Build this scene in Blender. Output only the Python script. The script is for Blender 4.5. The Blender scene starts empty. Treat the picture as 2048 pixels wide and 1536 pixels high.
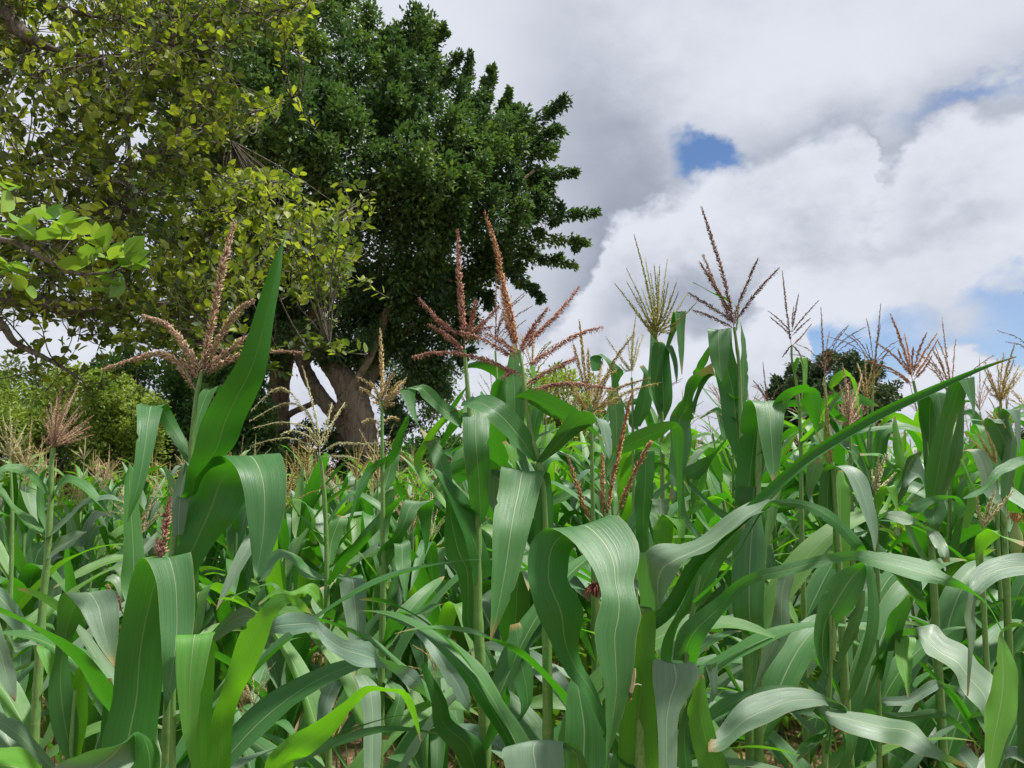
import bpy, math, random
import numpy as np
from mathutils import Matrix, Vector

# ------------------------------------------------------------------ camera, sky, sun, exposure
scene = bpy.context.scene
CAM_H = 1.62
FPX = 1538.0            # focal length in photo pixels (2048 wide)
PITCH = math.radians(6.2)
EXPOSURE = 0.50
SUN_EL, SUN_AZ = math.radians(64), math.radians(85)   # azimuth clockwise from +Y (view direction)
SUN_STRENGTH, SUN_ANGLE = 4.6, math.radians(6)
SKY_STRENGTH = 0.1

cam_data = bpy.data.cameras.new('camera')
cam_data.sensor_width = 36.0
cam_data.lens = FPX / 2048 * 36
cam_data.clip_start = 0.02
cam_data.clip_end = 3000
cam = bpy.data.objects.new('camera', cam_data)
scene.collection.objects.link(cam)
cam.location = (0, 0, CAM_H)
cam.rotation_euler = (math.radians(90) + PITCH, 0, 0)
scene.camera = cam

scene.view_settings.view_transform = 'Standard'
scene.view_settings.look = 'None'
scene.view_settings.gamma = 1
scene.view_settings.exposure = EXPOSURE
scene.view_settings.use_curve_mapping = False
scene.cycles.max_bounces = 3
scene.cycles.transmission_bounces = 2
scene.cycles.diffuse_bounces = 2
scene.cycles.glossy_bounces = 1
scene.cycles.use_adaptive_sampling = True
scene.cycles.adaptive_threshold = 0.025
scene.cycles.caustics_reflective = False
scene.cycles.caustics_refractive = False


class NT:
    """Small helper for building node trees."""
    def __init__(self, tree):
        self.t = tree
        self.n = tree.nodes
        self.l = tree.links

    def node(self, kind, **kw):
        nd = self.n.new(kind)
        for k, v in kw.items():
            setattr(nd, k, v)
        return nd

    def put(self, sock, v):
        if v is None:
            return
        if isinstance(v, bpy.types.NodeSocket):
            self.l.new(v, sock)
        else:
            sock.default_value = v

    def m(self, op, a, b=None, c=None, clamp=False):
        nd = self.node('ShaderNodeMath', operation=op, use_clamp=clamp)
        for i, v in enumerate((a, b, c)):
            if v is not None:
                self.put(nd.inputs[i], v)
        return nd.outputs[0]

    def smooth(self, v, lo, hi, a=0.0, b=1.0):
        nd = self.node('ShaderNodeMapRange', interpolation_type='SMOOTHSTEP')
        for i, x in enumerate((v, lo, hi, a, b)):
            self.put(nd.inputs[i], x)
        return nd.outputs[0]

    def mix(self, f, a, b, blend='MIX'):
        nd = self.node('ShaderNodeMix', data_type='RGBA', blend_type=blend)
        self.put(nd.inputs[0], f)
        self.put(nd.inputs[6], a if isinstance(a, bpy.types.NodeSocket) else (*a, 1) if len(a) == 3 else a)
        self.put(nd.inputs[7], b if isinstance(b, bpy.types.NodeSocket) else (*b, 1) if len(b) == 3 else b)
        return nd.outputs[2]

    def noise(self, vec, scale, detail=4.0, rough=0.55, dist=0.0):
        nd = self.node('ShaderNodeTexNoise')
        self.put(nd.inputs['Vector'], vec)
        nd.inputs['Scale'].default_value = scale
        nd.inputs['Detail'].default_value = detail
        nd.inputs['Roughness'].default_value = rough
        nd.inputs['Distortion'].default_value = dist
        return nd.outputs['Fac'], nd.outputs['Color']

    def mapping(self, vec, scale=(1, 1, 1), loc=(0, 0, 0)):
        nd = self.node('ShaderNodeMapping')
        self.put(nd.inputs[0], vec)
        nd.inputs['Scale'].default_value = scale
        nd.inputs['Location'].default_value = loc
        return nd.outputs[0]


def ray(px, py):
    x, z = (px - 1024) / FPX, (768 - py) / FPX
    return np.array([x, math.cos(PITCH) - z * math.sin(PITCH), math.sin(PITCH) + z * math.cos(PITCH)])


def at(px, py, d):
    """World point that lies d metres into the field along the sight line of a photo pixel."""
    r = ray(px, py)
    return np.array([0, 0, CAM_H]) + r * (d / r[1])


# world: Nishita sky with broken cloud, laid out by azimuth and elevation
world = bpy.data.worlds.new('World')
scene.world = world
world.use_nodes = True
world.cycles.sampling_method = 'NONE'      # an even, cloudy sky needs no importance map
w = NT(world.node_tree)
w.n.clear()
w_out = w.node('ShaderNodeOutputWorld')
w_bg = w.node('ShaderNodeBackground')
w_bg.inputs['Strength'].default_value = SKY_STRENGTH
w.l.new(w_bg.outputs[0], w_out.inputs[0])
sky = w.node('ShaderNodeTexSky', sky_type='NISHITA', sun_disc=False)
sky.sun_elevation = SUN_EL
sky.sun_rotation = SUN_AZ
sky.altitude = 1200
sky.air_density = 1.0
sky.dust_density = 0.6
sky.ozone_density = 1.5
tc = w.node('ShaderNodeTexCoord').outputs['Generated']
sep = w.node('ShaderNodeSeparateXYZ')
w.l.new(tc, sep.inputs[0])
az = w.m('ARCTAN2', sep.outputs[0], sep.outputs[1])
el = w.m('ARCSINE', sep.outputs[2])
stretch = w.mapping(tc, (1, 1, 1.9))
n_big, c_big = w.noise(stretch, 2.6, 3, 0.55)
n_mid, c_mid = w.noise(w.mapping(tc, (1, 1, 1.5), (3.1, 1.7, 0.4)), 7.5, 5, 0.58)
n_fine, c_fine = w.noise(w.mapping(tc, (1, 1, 1.3), (7.1, 4.7, 2.4)), 20.0, 4, 0.6)
wsep = w.node('ShaderNodeSeparateXYZ')
w.l.new(c_mid, wsep.inputs[0])
wsep2 = w.node('ShaderNodeSeparateXYZ')
w.l.new(c_fine, wsep2.inputs[0])
wob = lambda base, p, q, k1, k2: w.m('MULTIPLY_ADD', w.m('SUBTRACT', q, 0.5), k2, w.m('MULTIPLY_ADD', w.m('SUBTRACT', p, 0.5), k1, base))
azw = wob(az, wsep.outputs[0], wsep2.outputs[0], 0.10, 0.05)
elw = wob(el, wsep.outputs[1], wsep2.outputs[1], 0.10, 0.05)
sky_pos = w.node('ShaderNodeCombineXYZ')
w.l.new(azw, sky_pos.inputs[0])
w.l.new(elw, sky_pos.inputs[1])


def direction(px, py):
    r = ray(px, py)
    r = r / np.linalg.norm(r)
    return math.atan2(r[0], r[1]), math.asin(r[2])


def blob(px, py, rx, ry, ang=0.0):
    """Soft patch of sky centred on the direction of a photo pixel, radii in photo pixels."""
    a0, e0 = direction(px, py)
    mp = w.node('ShaderNodeMapping', vector_type='TEXTURE')
    w.l.new(sky_pos.outputs[0], mp.inputs[0])
    mp.inputs['Location'].default_value = (a0, e0, 0)
    mp.inputs['Rotation'].default_value = (0, 0, math.radians(ang))
    mp.inputs['Scale'].default_value = (rx / FPX, ry / FPX, 1)
    dt = w.node('ShaderNodeVectorMath', operation='DOT_PRODUCT')
    w.l.new(mp.outputs[0], dt.inputs[0])
    w.l.new(mp.outputs[0], dt.inputs[1])
    return w.m('POWER', 0.368, dt.outputs['Value'])


def skyline(pts):
    """Elevation of a cloud edge as a curve over azimuth."""
    nd = w.node('ShaderNodeFloatCurve')
    cv = nd.mapping.curves[0]
    prs = [((direction(x, y)[0] + 1.2) / 2.4, direction(x, y)[1] + 0.3) for x, y in pts]
    cv.points[0].location, cv.points[1].location = (0.0, prs[0][1]), (1.0, prs[-1][1])
    for p in prs:
        cv.points.new(*p)
    nd.mapping.update()
    w.l.new(w.m('MULTIPLY_ADD', azw, 1 / 2.4, 0.5), nd.inputs['Value'])
    return w.m('SUBTRACT', nd.outputs[0], 0.3)


def total(items, start):
    s = start
    for k, b in items:
        s = w.m('MULTIPLY_ADD', b, k, s)
    return s


PXR = 1.0 / FPX
DARK, LIGHT = (2.5, 2.78, 3.4), (5.35, 5.6, 6.2)
nz = w.m('SUBTRACT', w.m('MULTIPLY_ADD', n_fine, 0.45, n_mid), 0.72)      # about -0.3 .. 0.3
blue = w.mix(1.0, sky.outputs[0], (0.66, 0.76, 0.88), 'MULTIPLY')
# high sheet of cloud with a few thin places
sheet = w.m('MULTIPLY_ADD', n_big, 0.55, w.m('MULTIPLY_ADD', nz, 0.45, 0.36))
sheet = total([(0.25, blob(1300, 250, 620, 400)), (-1.0, blob(1402, 312, 76, 50, -18)), (-0.42, blob(1920, 215, 150, 24, 10)), (-0.25, blob(1620, 280, 120, 20, 14))], sheet)
edge1 = skyline([(200, 640), (1000, 700), (1150, 600), (1240, 420), (1330, 365), (1440, 340), (1520, 320), (1600, 285), (1690, 265), (1740, 290), (1765, 345), (1795, 320), (1830, 268), (1930, 236), (2000, 242), (2048, 215), (2300, 260), (2700, 330)])
t1 = w.m('SUBTRACT', edge1, elw)
s_sh = w.m('MULTIPLY_ADD', n_big, 0.5, w.m('MULTIPLY_ADD', nz, 0.45, 0.54))
s_sh = total([(-0.52, blob(1190, 330, 130, 280, 10)), (0.20, blob(1700, 120, 330, 90)), (0.2, blob(760, 20, 200, 120)),
              (-0.42, w.m('POWER', 0.368, w.m('ABSOLUTE', w.m('MULTIPLY', w.m('MINIMUM', t1, 0.0), 22.0))))], s_sh)
col = w.mix(w.smooth(sheet, 0.08, 0.60), blue, w.mix(w.smooth(s_sh, 0.05, 1.05), DARK, LIGHT))
# first bank of cumulus: white crest, greyer body
b_sh = w.m('SUBTRACT', w.m('MULTIPLY_ADD', nz, 1.15, 0.95), w.smooth(t1, 0.0, 0.15, 0.0, 0.42))
b_sh = total([(0.30, blob(1310, 400, 90, 60)), (-0.25, blob(1330, 590, 150, 50))], b_sh)
col = w.mix(w.smooth(t1, -0.008, 0.022), col, w.mix(w.smooth(b_sh, 0.05, 1.05), DARK, LIGHT))
# second bank in front of it
edge2 = skyline([(200, 900), (1100, 760), (1300, 690), (1480, 620), (1560, 525), (1640, 500), (1700, 497), (1780, 470), (1830, 438), (1890, 410), (1930, 390), (2048, 372), (2300, 420), (2700, 470)])
t2 = w.m('SUBTRACT', edge2, elw)
b_sh2 = w.m('SUBTRACT', w.m('MULTIPLY_ADD', nz, 0.9, 1.0), w.smooth(t2, 0.0, 0.12, 0.0, 0.30))
b_sh2 = total([(-0.40, blob(1860, 475, 190, 36, 8)), (0.25, blob(1590, 630, 100, 60))], b_sh2)
col = w.mix(w.smooth(t2, -0.008, 0.022), col, w.mix(w.smooth(b_sh2, 0.05, 1.05), DARK, LIGHT))
# clear band under the banks, low cumulus on the horizon
under = skyline([(200, 1500), (1560, 1300), (1630, 740), (1655, 638), (1740, 625), (1820, 618), (1900, 602), (1970, 565), (2048, 545), (2300, 520), (2700, 620)])
low = skyline([(200, 700), (1560, 690), (1640, 740), (1700, 765), (1800, 758), (1850, 738), (1900, 722), (1960, 730), (2048, 742), (2300, 700), (2700, 690)])
gap = w.m('MULTIPLY', w.smooth(w.m('SUBTRACT', under, elw), -0.010, 0.022), w.smooth(w.m('SUBTRACT', elw, low), -0.004, 0.010))
gap = w.m('SUBTRACT', gap, blob(1905, 650, 52, 40), None, True)
col = w.mix(w.m('MULTIPLY', gap, w.m('MULTIPLY_ADD', nz, 0.7, 0.78), None, True), col, blue)
t3 = w.m('SUBTRACT', low, elw)
b_sh3 = w.m('SUBTRACT', w.m('MULTIPLY_ADD', nz, 0.7, 1.15), w.smooth(t3, 0.01, 0.06, 0.0, 0.50))
col = w.mix(w.m('MULTIPLY', w.smooth(t3, -0.004, 0.008), w.smooth(w.m('SUBTRACT', under, elw), -0.01, 0.02)), col, w.mix(w.smooth(b_sh3, 0.05, 1.05), DARK, LIGHT))
w.l.new(col, w_bg.inputs['Color'])

sun_data = bpy.data.lights.new('sun', 'SUN')
sun_data.energy = SUN_STRENGTH
sun_data.angle = SUN_ANGLE
sun_data.color = (1.0, 0.97, 0.92)
sun = bpy.data.objects.new('sun', sun_data)
scene.collection.objects.link(sun)
_sd = Vector((math.sin(SUN_AZ) * math.cos(SUN_EL), math.cos(SUN_AZ) * math.cos(SUN_EL), math.sin(SUN_EL)))
sun.rotation_euler = (-_sd).to_track_quat('-Z', 'Y').to_euler()
sun.location = tuple(_sd * 60)

COL = scene.collection
rng = np.random.default_rng(7)
random.seed(7)


# ------------------------------------------------------------------ mesh helpers
def mesh(name, V, F, uv=None, mats=(), smooth=True, mi=None):
    """V (n,3); F list of arrays of quads or triangles; uv per vertex (n,2)."""
    V = np.asarray(V, dtype=np.float32)
    F = [np.asarray(f, dtype=np.int32) for f in (F if isinstance(F, list) else [F]) if len(f)]
    me = bpy.data.meshes.new(name)
    loops = np.concatenate([f.ravel() for f in F])
    tot = np.concatenate([np.full(len(f), f.shape[1], dtype=np.int32) for f in F])
    start = np.concatenate([[0], np.cumsum(tot)[:-1]]).astype(np.int32)
    me.vertices.add(len(V))
    me.vertices.foreach_set('co', V.ravel())
    me.loops.add(len(loops))
    me.loops.foreach_set('vertex_index', loops)
    me.polygons.add(len(tot))
    me.polygons.foreach_set('loop_start', start)
    me.polygons.foreach_set('loop_total', tot)
    if mi is not None:
        me.polygons.foreach_set('material_index', np.asarray(mi, dtype=np.int32))
    me.update(calc_edges=True)
    me.polygons.foreach_set('use_smooth', np.full(len(tot), smooth))
    if uv is not None:
        lay = me.uv_layers.new(name='uv')
        lay.data.foreach_set('uv', np.asarray(uv, dtype=np.float32)[loops].ravel())
    for m_ in mats:
        me.materials.append(m_)
    return me


def ob(name, data, parent=None, **props):
    o = bpy.data.objects.new(name, data)
    COL.objects.link(o)
    if parent is not None:
        o.parent = parent
    for k, v in props.items():
        o[k] = v
    return o


class Acc:
    """Collects pieces of one mesh."""
    def __init__(self):
        self.V, self.F3, self.F4, self.U, self.n = [], [], [], [], 0

    def add(self, V, F, U):
        F = np.asarray(F)
        self.V.append(V)
        self.U.append(U)
        (self.F3 if F.shape[1] == 3 else self.F4).append(F + self.n)
        self.n += len(V)

    def build(self, name, mats, smooth=True):
        F = [np.concatenate(x) for x in (self.F3, self.F4) if x]
        return mesh(name, np.concatenate(self.V), F, np.concatenate(self.U), mats, smooth)


def unit(a):
    a = np.asarray(a, dtype=float)
    return a / np.maximum(np.linalg.norm(a, axis=-1, keepdims=True), 1e-9)


def catmull(P, n):
    """Resample control rows P (k, c) to n rows with a centripetal-like Catmull-Rom."""
    P = np.asarray(P, dtype=float)
    k = len(P)
    E = np.vstack([2 * P[0] - P[1], P, 2 * P[-1] - P[-2]])
    t = np.linspace(0, k - 1 - 1e-9, n)
    i = t.astype(int)
    f = (t - i)[:, None]
    a, b, c, d = E[i], E[i + 1], E[i + 2], E[i + 3]
    return 0.5 * (2 * b + (c - a) * f + (2 * a - 5 * b + 4 * c - d) * f ** 2 + (3 * b - a - 3 * c + d) * f ** 3)


def frames(P):
    T = unit(np.gradient(P, axis=0))
    ref = np.array([0.0, 1.0, 0.0]) if abs(T[0][1]) < 0.9 else np.array([1.0, 0, 0])
    A = np.zeros_like(P)
    a = unit(np.cross(T[0], ref))
    for i in range(len(P)):
        a = unit(a - T[i] * np.dot(a, T[i]))
        A[i] = a
    return T, A, np.cross(T, A)


def tube(P, R, sides=8, v0=0.0, v1=1.0, bump=0.0):
    P = np.asarray(P, float)
    R = np.asarray(R, float)
    T, A, B = frames(P)
    th = np.linspace(0, 2 * math.pi, sides + 1)
    n = len(P)
    ring = np.cos(th)[None, :, None] * A[:, None] + np.sin(th)[None, :, None] * B[:, None]
    rr = R[:, None, None] * np.ones((n, sides + 1, 1))
    if bump:
        nz = rng.normal(0, bump, (n, sides, 1))
        nz = np.concatenate([nz, nz[:, :1]], 1)
        rr = rr * (1 + nz)
    V = (P[:, None] + ring * rr).reshape(-1, 3)
    u = np.tile(th / (2 * math.pi), n)
    v = np.repeat(np.linspace(v0, v1, n), sides + 1)
    i, j = np.meshgrid(np.arange(n - 1), np.arange(sides), indexing='ij')
    q = (i * (sides + 1) + j).ravel()
    F = np.stack([q, q + 1, q + sides + 2, q + sides + 1], 1)
    return V, F, np.stack([u, v], 1)


def ribbon(L, R, across=9, fold=0.10, ripple=0.03, seed=0, arch=0.0, tears=0):
    """Leaf blade between two rails L, R (n,3) with a V fold at the midrib and a rippled margin."""
    n = len(L)
    r = np.random.default_rng(seed)
    u = np.linspace(0, 1, across)
    C = (L + R) / 2
    T = unit(np.gradient(C, axis=0))
    W = R - L
    wd = np.linalg.norm(W, axis=1)
    N = unit(np.cross(T, W))
    # keep the normal continuous
    for i in range(1, n):
        if np.dot(N[i], N[i - 1]) < -0.2:
            N[i] = -N[i]
    V = L[:, None] * (1 - u)[None, :, None] + R[:, None] * u[None, :, None]
    tri = 1 - np.abs(2 * u - 1)
    s = np.linspace(0, 1, n)
    fo = fold * (0.45 + 0.55 * (1 - s))
    prof = -(tri ** 0.8)[None, :] * fo[:, None] + arch * (1 - (2 * u - 1) ** 2)[None, :]
    ph1, ph2 = r.uniform(0, 6.28, 2)
    k1, k2 = r.uniform(7, 12, 2)
    edge = (np.abs(2 * u - 1) ** 2)
    wave = np.where(u[None, :] < 0.5, np.sin(s[:, None] * k1 * 1.7 + ph1) + 0.5 * np.sin(s[:, None] * k2 * 3.1), np.sin(s[:, None] * k2 * 1.7 + ph2) + 0.5 * np.sin(s[:, None] * k1 * 2.7 + 1))
    prof = prof + ripple * wave * edge[None, :]
    V = V + N[:, None] * (prof * wd[:, None])[:, :, None]
    for _ in range(tears):           # nicks chewed out of the margin
        i, side, dp = int(r.integers(n // 5, n - 3)), int(r.integers(2)), r.uniform(0.10, 0.30)
        e0, e1 = (0, 1) if side == 0 else (across - 1, across - 2)
        V[i, e0] += (V[i, across // 2] - V[i, e0]) * dp
        if dp > 0.2:
            V[i, e1] += (V[i, across // 2] - V[i, e1]) * (dp - 0.12)
    U = np.stack([np.tile(u, n), np.repeat(s, across)], 1)
    i, j = np.meshgrid(np.arange(n - 1), np.arange(across - 1), indexing='ij')
    q = (i * across + j).ravel()
    F = np.stack([q, q + across, q + across + 1, q + 1], 1)      # front face = upper side of the blade
    return V.reshape(-1, 3), F, U


def octas(base, dirs, Ls, ws, rnd, t):
    """Spikelets: elongated octahedra."""
    n = len(base)
    dirs = unit(dirs)
    ref = np.where(np.abs(dirs[:, 2:3]) < 0.9, np.array([[0, 0, 1.0]]), np.array([[1.0, 0, 0]]))
    a = unit(np.cross(dirs, ref))
    b = np.cross(dirs, a)
    Ls, ws = np.asarray(Ls)[:, None], np.asarray(ws)[:, None]
    mid = base + dirs * Ls * 0.45
    V = np.stack([base, mid + a * ws, mid + b * ws * 0.7, mid - a * ws, mid - b * ws * 0.7, base + dirs * Ls], 1).reshape(-1, 3)
    f = np.array([[0, 2, 1], [0, 3, 2], [0, 4, 3], [0, 1, 4], [5, 1, 2], [5, 2, 3], [5, 3, 4], [5, 4, 1]])
    F = (np.arange(n)[:, None, None] * 6 + f[None]).reshape(-1, 3)
    U = np.stack([np.repeat(rnd, 6), np.repeat(t, 6)], 1)
    return V, F, U


def place_template(tv, tf, base, d, side, nrm, L, rnd):
    """Copies of a small leaf template (k,3) at many frames, joined."""
    n, k = len(base), len(tv)
    L = np.asarray(L)[:, None, None]
    V = base[:, None] + L * (tv[None, :, 0:1] * d[:, None] + tv[None, :, 1:2] * side[:, None] + tv[None, :, 2:3] * nrm[:, None])
    F = (np.arange(n)[:, None, None] * k + tf[None]).reshape(-1, tf.shape[1])
    U = np.stack([np.repeat(rnd, k), np.tile(tv[:, 0], n)], 1)
    return V.reshape(-1, 3), F, U


# ------------------------------------------------------------------ materials
def new_mat(name):
    m_ = bpy.data.materials.new(name)
    m_.use_nodes = True
    t = NT(m_.node_tree)
    t.n.clear()
    out = t.node('ShaderNodeOutputMaterial')
    return m_, t, out


def uv_of(t):
    return t.node('ShaderNodeUVMap', uv_map='uv').outputs[0]


def bsdf(t, col, rough, spec=0.5, normal=None, sheen=0.0):
    p = t.node('ShaderNodeBsdfPrincipled')
    t.put(p.inputs['Base Color'], col if isinstance(col, bpy.types.NodeSocket) else (*col, 1))
    t.put(p.inputs['Roughness'], rough)
    t.put(p.inputs['Specular IOR Level'], spec)
    if sheen:
        p.inputs['Sheen Weight'].default_value = sheen
        p.inputs['Sheen Roughness'].default_value = 0.4
    if normal is not None:
        t.l.new(normal, p.inputs['Normal'])
    return p.outputs[0]


def bump(t, h, strength=0.3, dist=0.002):
    b = t.node('ShaderNodeBump')
    b.inputs['Strength'].default_value = strength
    b.inputs['Distance'].default_value = dist
    t.l.new(h, b.inputs['Height'])
    return b.outputs[0]


def maize_leaf_mat(name, top_a, top_b, under, through, trans=0.26, spec=0.7, rough=(0.42, 0.58)):
    m_, t, out = new_mat(name)
    uv = uv_of(t)
    s = t.node('ShaderNodeSeparateXYZ')
    t.l.new(uv, s.inputs[0])
    u, v = s.outputs[0], s.outputs[1]
    rnd = t.node('ShaderNodeObjectInfo').outputs['Random']
    off = t.m('MULTIPLY', rnd, 37.0)
    cmb = t.node('ShaderNodeCombineXYZ')
    t.l.new(t.m('ADD', u, off), cmb.inputs[0])
    t.l.new(v, cmb.inputs[1])
    t.l.new(off, cmb.inputs[2])
    base = cmb.outputs[0]
    veins, _ = t.noise(t.mapping(base, (70, 1.2, 1)), 1.0, 3, 0.6)
    broad, _ = t.noise(t.mapping(base, (6, 2.2, 1)), 1.0, 4, 0.6)
    blot, _ = t.noise(t.mapping(base, (9, 26, 1)), 1.0, 4, 0.6)
    speck = t.node('ShaderNodeTexVoronoi')
    t.l.new(t.mapping(base, (16, 60, 1)), speck.inputs['Vector'])
    speck.inputs['Scale'].default_value = 1.0
    col = t.mix(t.smooth(broad, 0.32, 0.68), top_a, top_b)
    col = t.mix(t.m('MULTIPLY', t.smooth(veins, 0.42, 0.62), 0.6), col, (top_b[0] * 1.25, top_b[1] * 1.25, top_b[2] * 1.1))
    col = t.mix(t.m('MULTIPLY', rnd, 0.40), col, (top_b[0] * 1.55, top_b[1] * 1.25, top_b[2] * 0.75))
    # dry specks and a browned, yellowing tip
    spk = t.m('MULTIPLY', t.smooth(speck.outputs['Distance'], 0.10, 0.06), t.smooth(blot, 0.60, 0.66))
    col = t.mix(spk, col, (0.055, 0.05, 0.025))
    tip = t.m('MULTIPLY', t.smooth(t.m('ADD', v, t.m('MULTIPLY', blot, 0.12)), 0.97, 1.06), t.m('GREATER_THAN', rnd, 0.35))
    col = t.mix(tip, col, (0.34, 0.25, 0.09))
    edge = t.m('ABSOLUTE', t.m('SUBTRACT', u, 0.5))
    rim = t.m('MULTIPLY', t.smooth(edge, 0.482, 0.497), 0.35)
    col = t.mix(rim, col, (0.26, 0.33, 0.12))
    dry = t.m('MULTIPLY', t.smooth(t.m('ADD', edge, t.m('MULTIPLY', blot, 0.10)), 0.525, 0.56), t.smooth(broad, 0.54, 0.60))
    col = t.mix(dry, col, (0.36, 0.27, 0.11))
    rib_w = t.m('MULTIPLY_ADD', v, -0.018, 0.030)
    rib = t.smooth(edge, rib_w, t.m('MULTIPLY', rib_w, 0.45))
    col_top = t.mix(t.m('MULTIPLY', rib, 0.62), col, (0.44, 0.52, 0.30))
    # underside: darker, purer green; the upper side has sky sheen mixed into its colour
    und = t.mix(t.smooth(veins, 0.40, 0.64), under, (under[0] * 1.3, under[1] * 1.22, under[2] * 1.2))
    und = t.mix(t.m('MULTIPLY', rib, 0.6), und, (0.22, 0.33, 0.10))
    und = t.mix(tip, und, (0.34, 0.25, 0.09))
    back = t.node('ShaderNodeNewGeometry').outputs['Backfacing']
    colr = t.mix(back, col_top, und)
    h = t.m('ADD', t.m('MULTIPLY', veins, 0.6), t.m('MULTIPLY', rib, -0.6))
    nrm = bump(t, h, 0.6, 0.0020)
    dust, _ = t.noise(t.mapping(base, (5, 3, 1), (3, 2, 1)), 1.0, 5, 0.65)
    rg = t.node('ShaderNodeMapRange')
    t.l.new(dust, rg.inputs[0])
    rg.inputs[1].default_value, rg.inputs[2].default_value = 0.3, 0.7
    rg.inputs[3].default_value, rg.inputs[4].default_value = rough
    p = bsdf(t, colr, rg.outputs[0], spec, nrm, 0.0)
    tr = t.node('ShaderNodeBsdfTranslucent')
    thr = t.mix(t.m('MULTIPLY', rib, 0.5), through, (through[0] * 0.5, through[1] * 0.55, through[2] * 0.5))
    thr = t.mix(t.m('MULTIPLY', t.smooth(veins, 0.42, 0.62), 0.35), thr, (through[0] * 1.3, through[1] * 1.2, through[2]))
    thr = t.mix(tip, thr, (0.34, 0.25, 0.09))
    t.l.new(thr, tr.inputs[0])
    mx = t.node('ShaderNodeMixShader')
    mx.inputs[0].default_value = trans
    t.l.new(p, mx.inputs[1])
    t.l.new(tr.outputs[0], mx.inputs[2])
    t.l.new(mx.outputs[0], out.inputs[0])
    return m_


LEAF = maize_leaf_mat('maize_leaf_deep', (0.035, 0.125, 0.036), (0.060, 0.175, 0.050), (0.020, 0.112, 0.011), (0.085, 0.42, 0.008), 0.28, 0.6, (0.40, 0.56))
LEAF_Y = maize_leaf_mat('maize_leaf_bright', (0.075, 0.230, 0.036), (0.110, 0.300, 0.048), (0.070, 0.240, 0.018), (0.20, 0.60, 0.008), 0.36, 0.55, (0.42, 0.56))
LEAF_G = maize_leaf_mat('maize_leaf_sky_grey', (0.076, 0.150, 0.096), (0.125, 0.208, 0.138), (0.026, 0.116, 0.016), (0.085, 0.38, 0.012), 0.20, 0.7, (0.40, 0.58))  # grey of the reflected sky painted into the upper side's colour
LEAF_F = maize_leaf_mat('maize_leaf_field', (0.060, 0.170, 0.042), (0.110, 0.240, 0.066), (0.050, 0.185, 0.020), (0.20, 0.58, 0.012), 0.34, 0.6, (0.42, 0.56))


def simple_mat(name, stops, rough=0.6, spec=0.3, trans=0.0, through=None, nscale=30.0, use_t=False, bump_s=0.0):
    """Colour from the random value stored per piece in uv.x (plus the object's own), with fine noise."""
    m_, t, out = new_mat(name)
    uv = uv_of(t)
    s = t.node('ShaderNodeSeparateXYZ')
    t.l.new(uv, s.inputs[0])
    rnd = t.node('ShaderNodeObjectInfo').outputs['Random']
    key = t.m('FRACT', t.m('ADD', s.outputs[0], rnd))
    oc = t.node('ShaderNodeTexCoord').outputs['Object']
    nz, _ = t.noise(oc, nscale, 3, 0.6)
    key = t.m('ADD', key, t.m('MULTIPLY', t.m('SUBTRACT', nz, 0.5), 0.5), None, True)
    rp = t.node('ShaderNodeValToRGB')
    els = rp.color_ramp.elements
    els[0].position, els[0].color = 0.0, (*stops[0], 1)
    els[1].position, els[1].color = 1.0, (*stops[-1], 1)
    for i, c in enumerate(stops[1:-1]):
        e = els.new((i + 1) / (len(stops) - 1))
        e.color = (*c, 1)
    t.l.new(key, rp.inputs[0])
    col = rp.outputs[0]
    p = bsdf(t, col, rough, spec, bump(t, nz, bump_s, 0.01) if bump_s else None)
    if trans:
        tr = t.node('ShaderNodeBsdfTranslucent')
        t.l.new(t.mix(1.0, col, through, 'MULTIPLY'), tr.inputs[0])
        mx = t.node('ShaderNodeMixShader')
        mx.inputs[0].default_value = trans
        t.l.new(p, mx.inputs[1])
        t.l.new(tr.outputs[0], mx.inputs[2])
        p = mx.outputs[0]
    t.l.new(p, out.inputs[0])
    return m_


TASSEL = {
    'pink': simple_mat('tassel_pink', [(0.24, 0.11, 0.08), (0.46, 0.30, 0.20), (0.64, 0.52, 0.34), (0.36, 0.18, 0.13)], 0.7, 0.2),
    'red': simple_mat('tassel_red', [(0.19, 0.065, 0.06), (0.38, 0.19, 0.15), (0.48, 0.29, 0.19), (0.28, 0.10, 0.09)], 0.7, 0.2),
    'orange': simple_mat('tassel_orange', [(0.22, 0.085, 0.04), (0.42, 0.22, 0.105), (0.50, 0.30, 0.16), (0.28, 0.11, 0.055)], 0.7, 0.2),
    'gold': simple_mat('tassel_gold', [(0.30, 0.20, 0.08), (0.56, 0.42, 0.20), (0.62, 0.50, 0.27), (0.40, 0.27, 0.11)], 0.7, 0.2),
    'pale': simple_mat('tassel_pale', [(0.28, 0.27, 0.11), (0.50, 0.47, 0.24), (0.60, 0.56, 0.32), (0.38, 0.36, 0.15)], 0.7, 0.2),
    'green': simple_mat('tassel_green', [(0.16, 0.20, 0.04), (0.34, 0.36, 0.09), (0.40, 0.36, 0.13), (0.24, 0.16, 0.06)], 0.7, 0.2),
    'dark': simple_mat('tassel_dark', [(0.10, 0.05, 0.035), (0.22, 0.12, 0.07), (0.28, 0.17, 0.09), (0.14, 0.06, 0.04)], 0.7, 0.2),
    'olive': simple_mat('tassel_olive', [(0.26, 0.18, 0.05), (0.45, 0.34, 0.12), (0.50, 0.38, 0.16), (0.28, 0.24, 0.07)], 0.7, 0.2),
}


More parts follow.
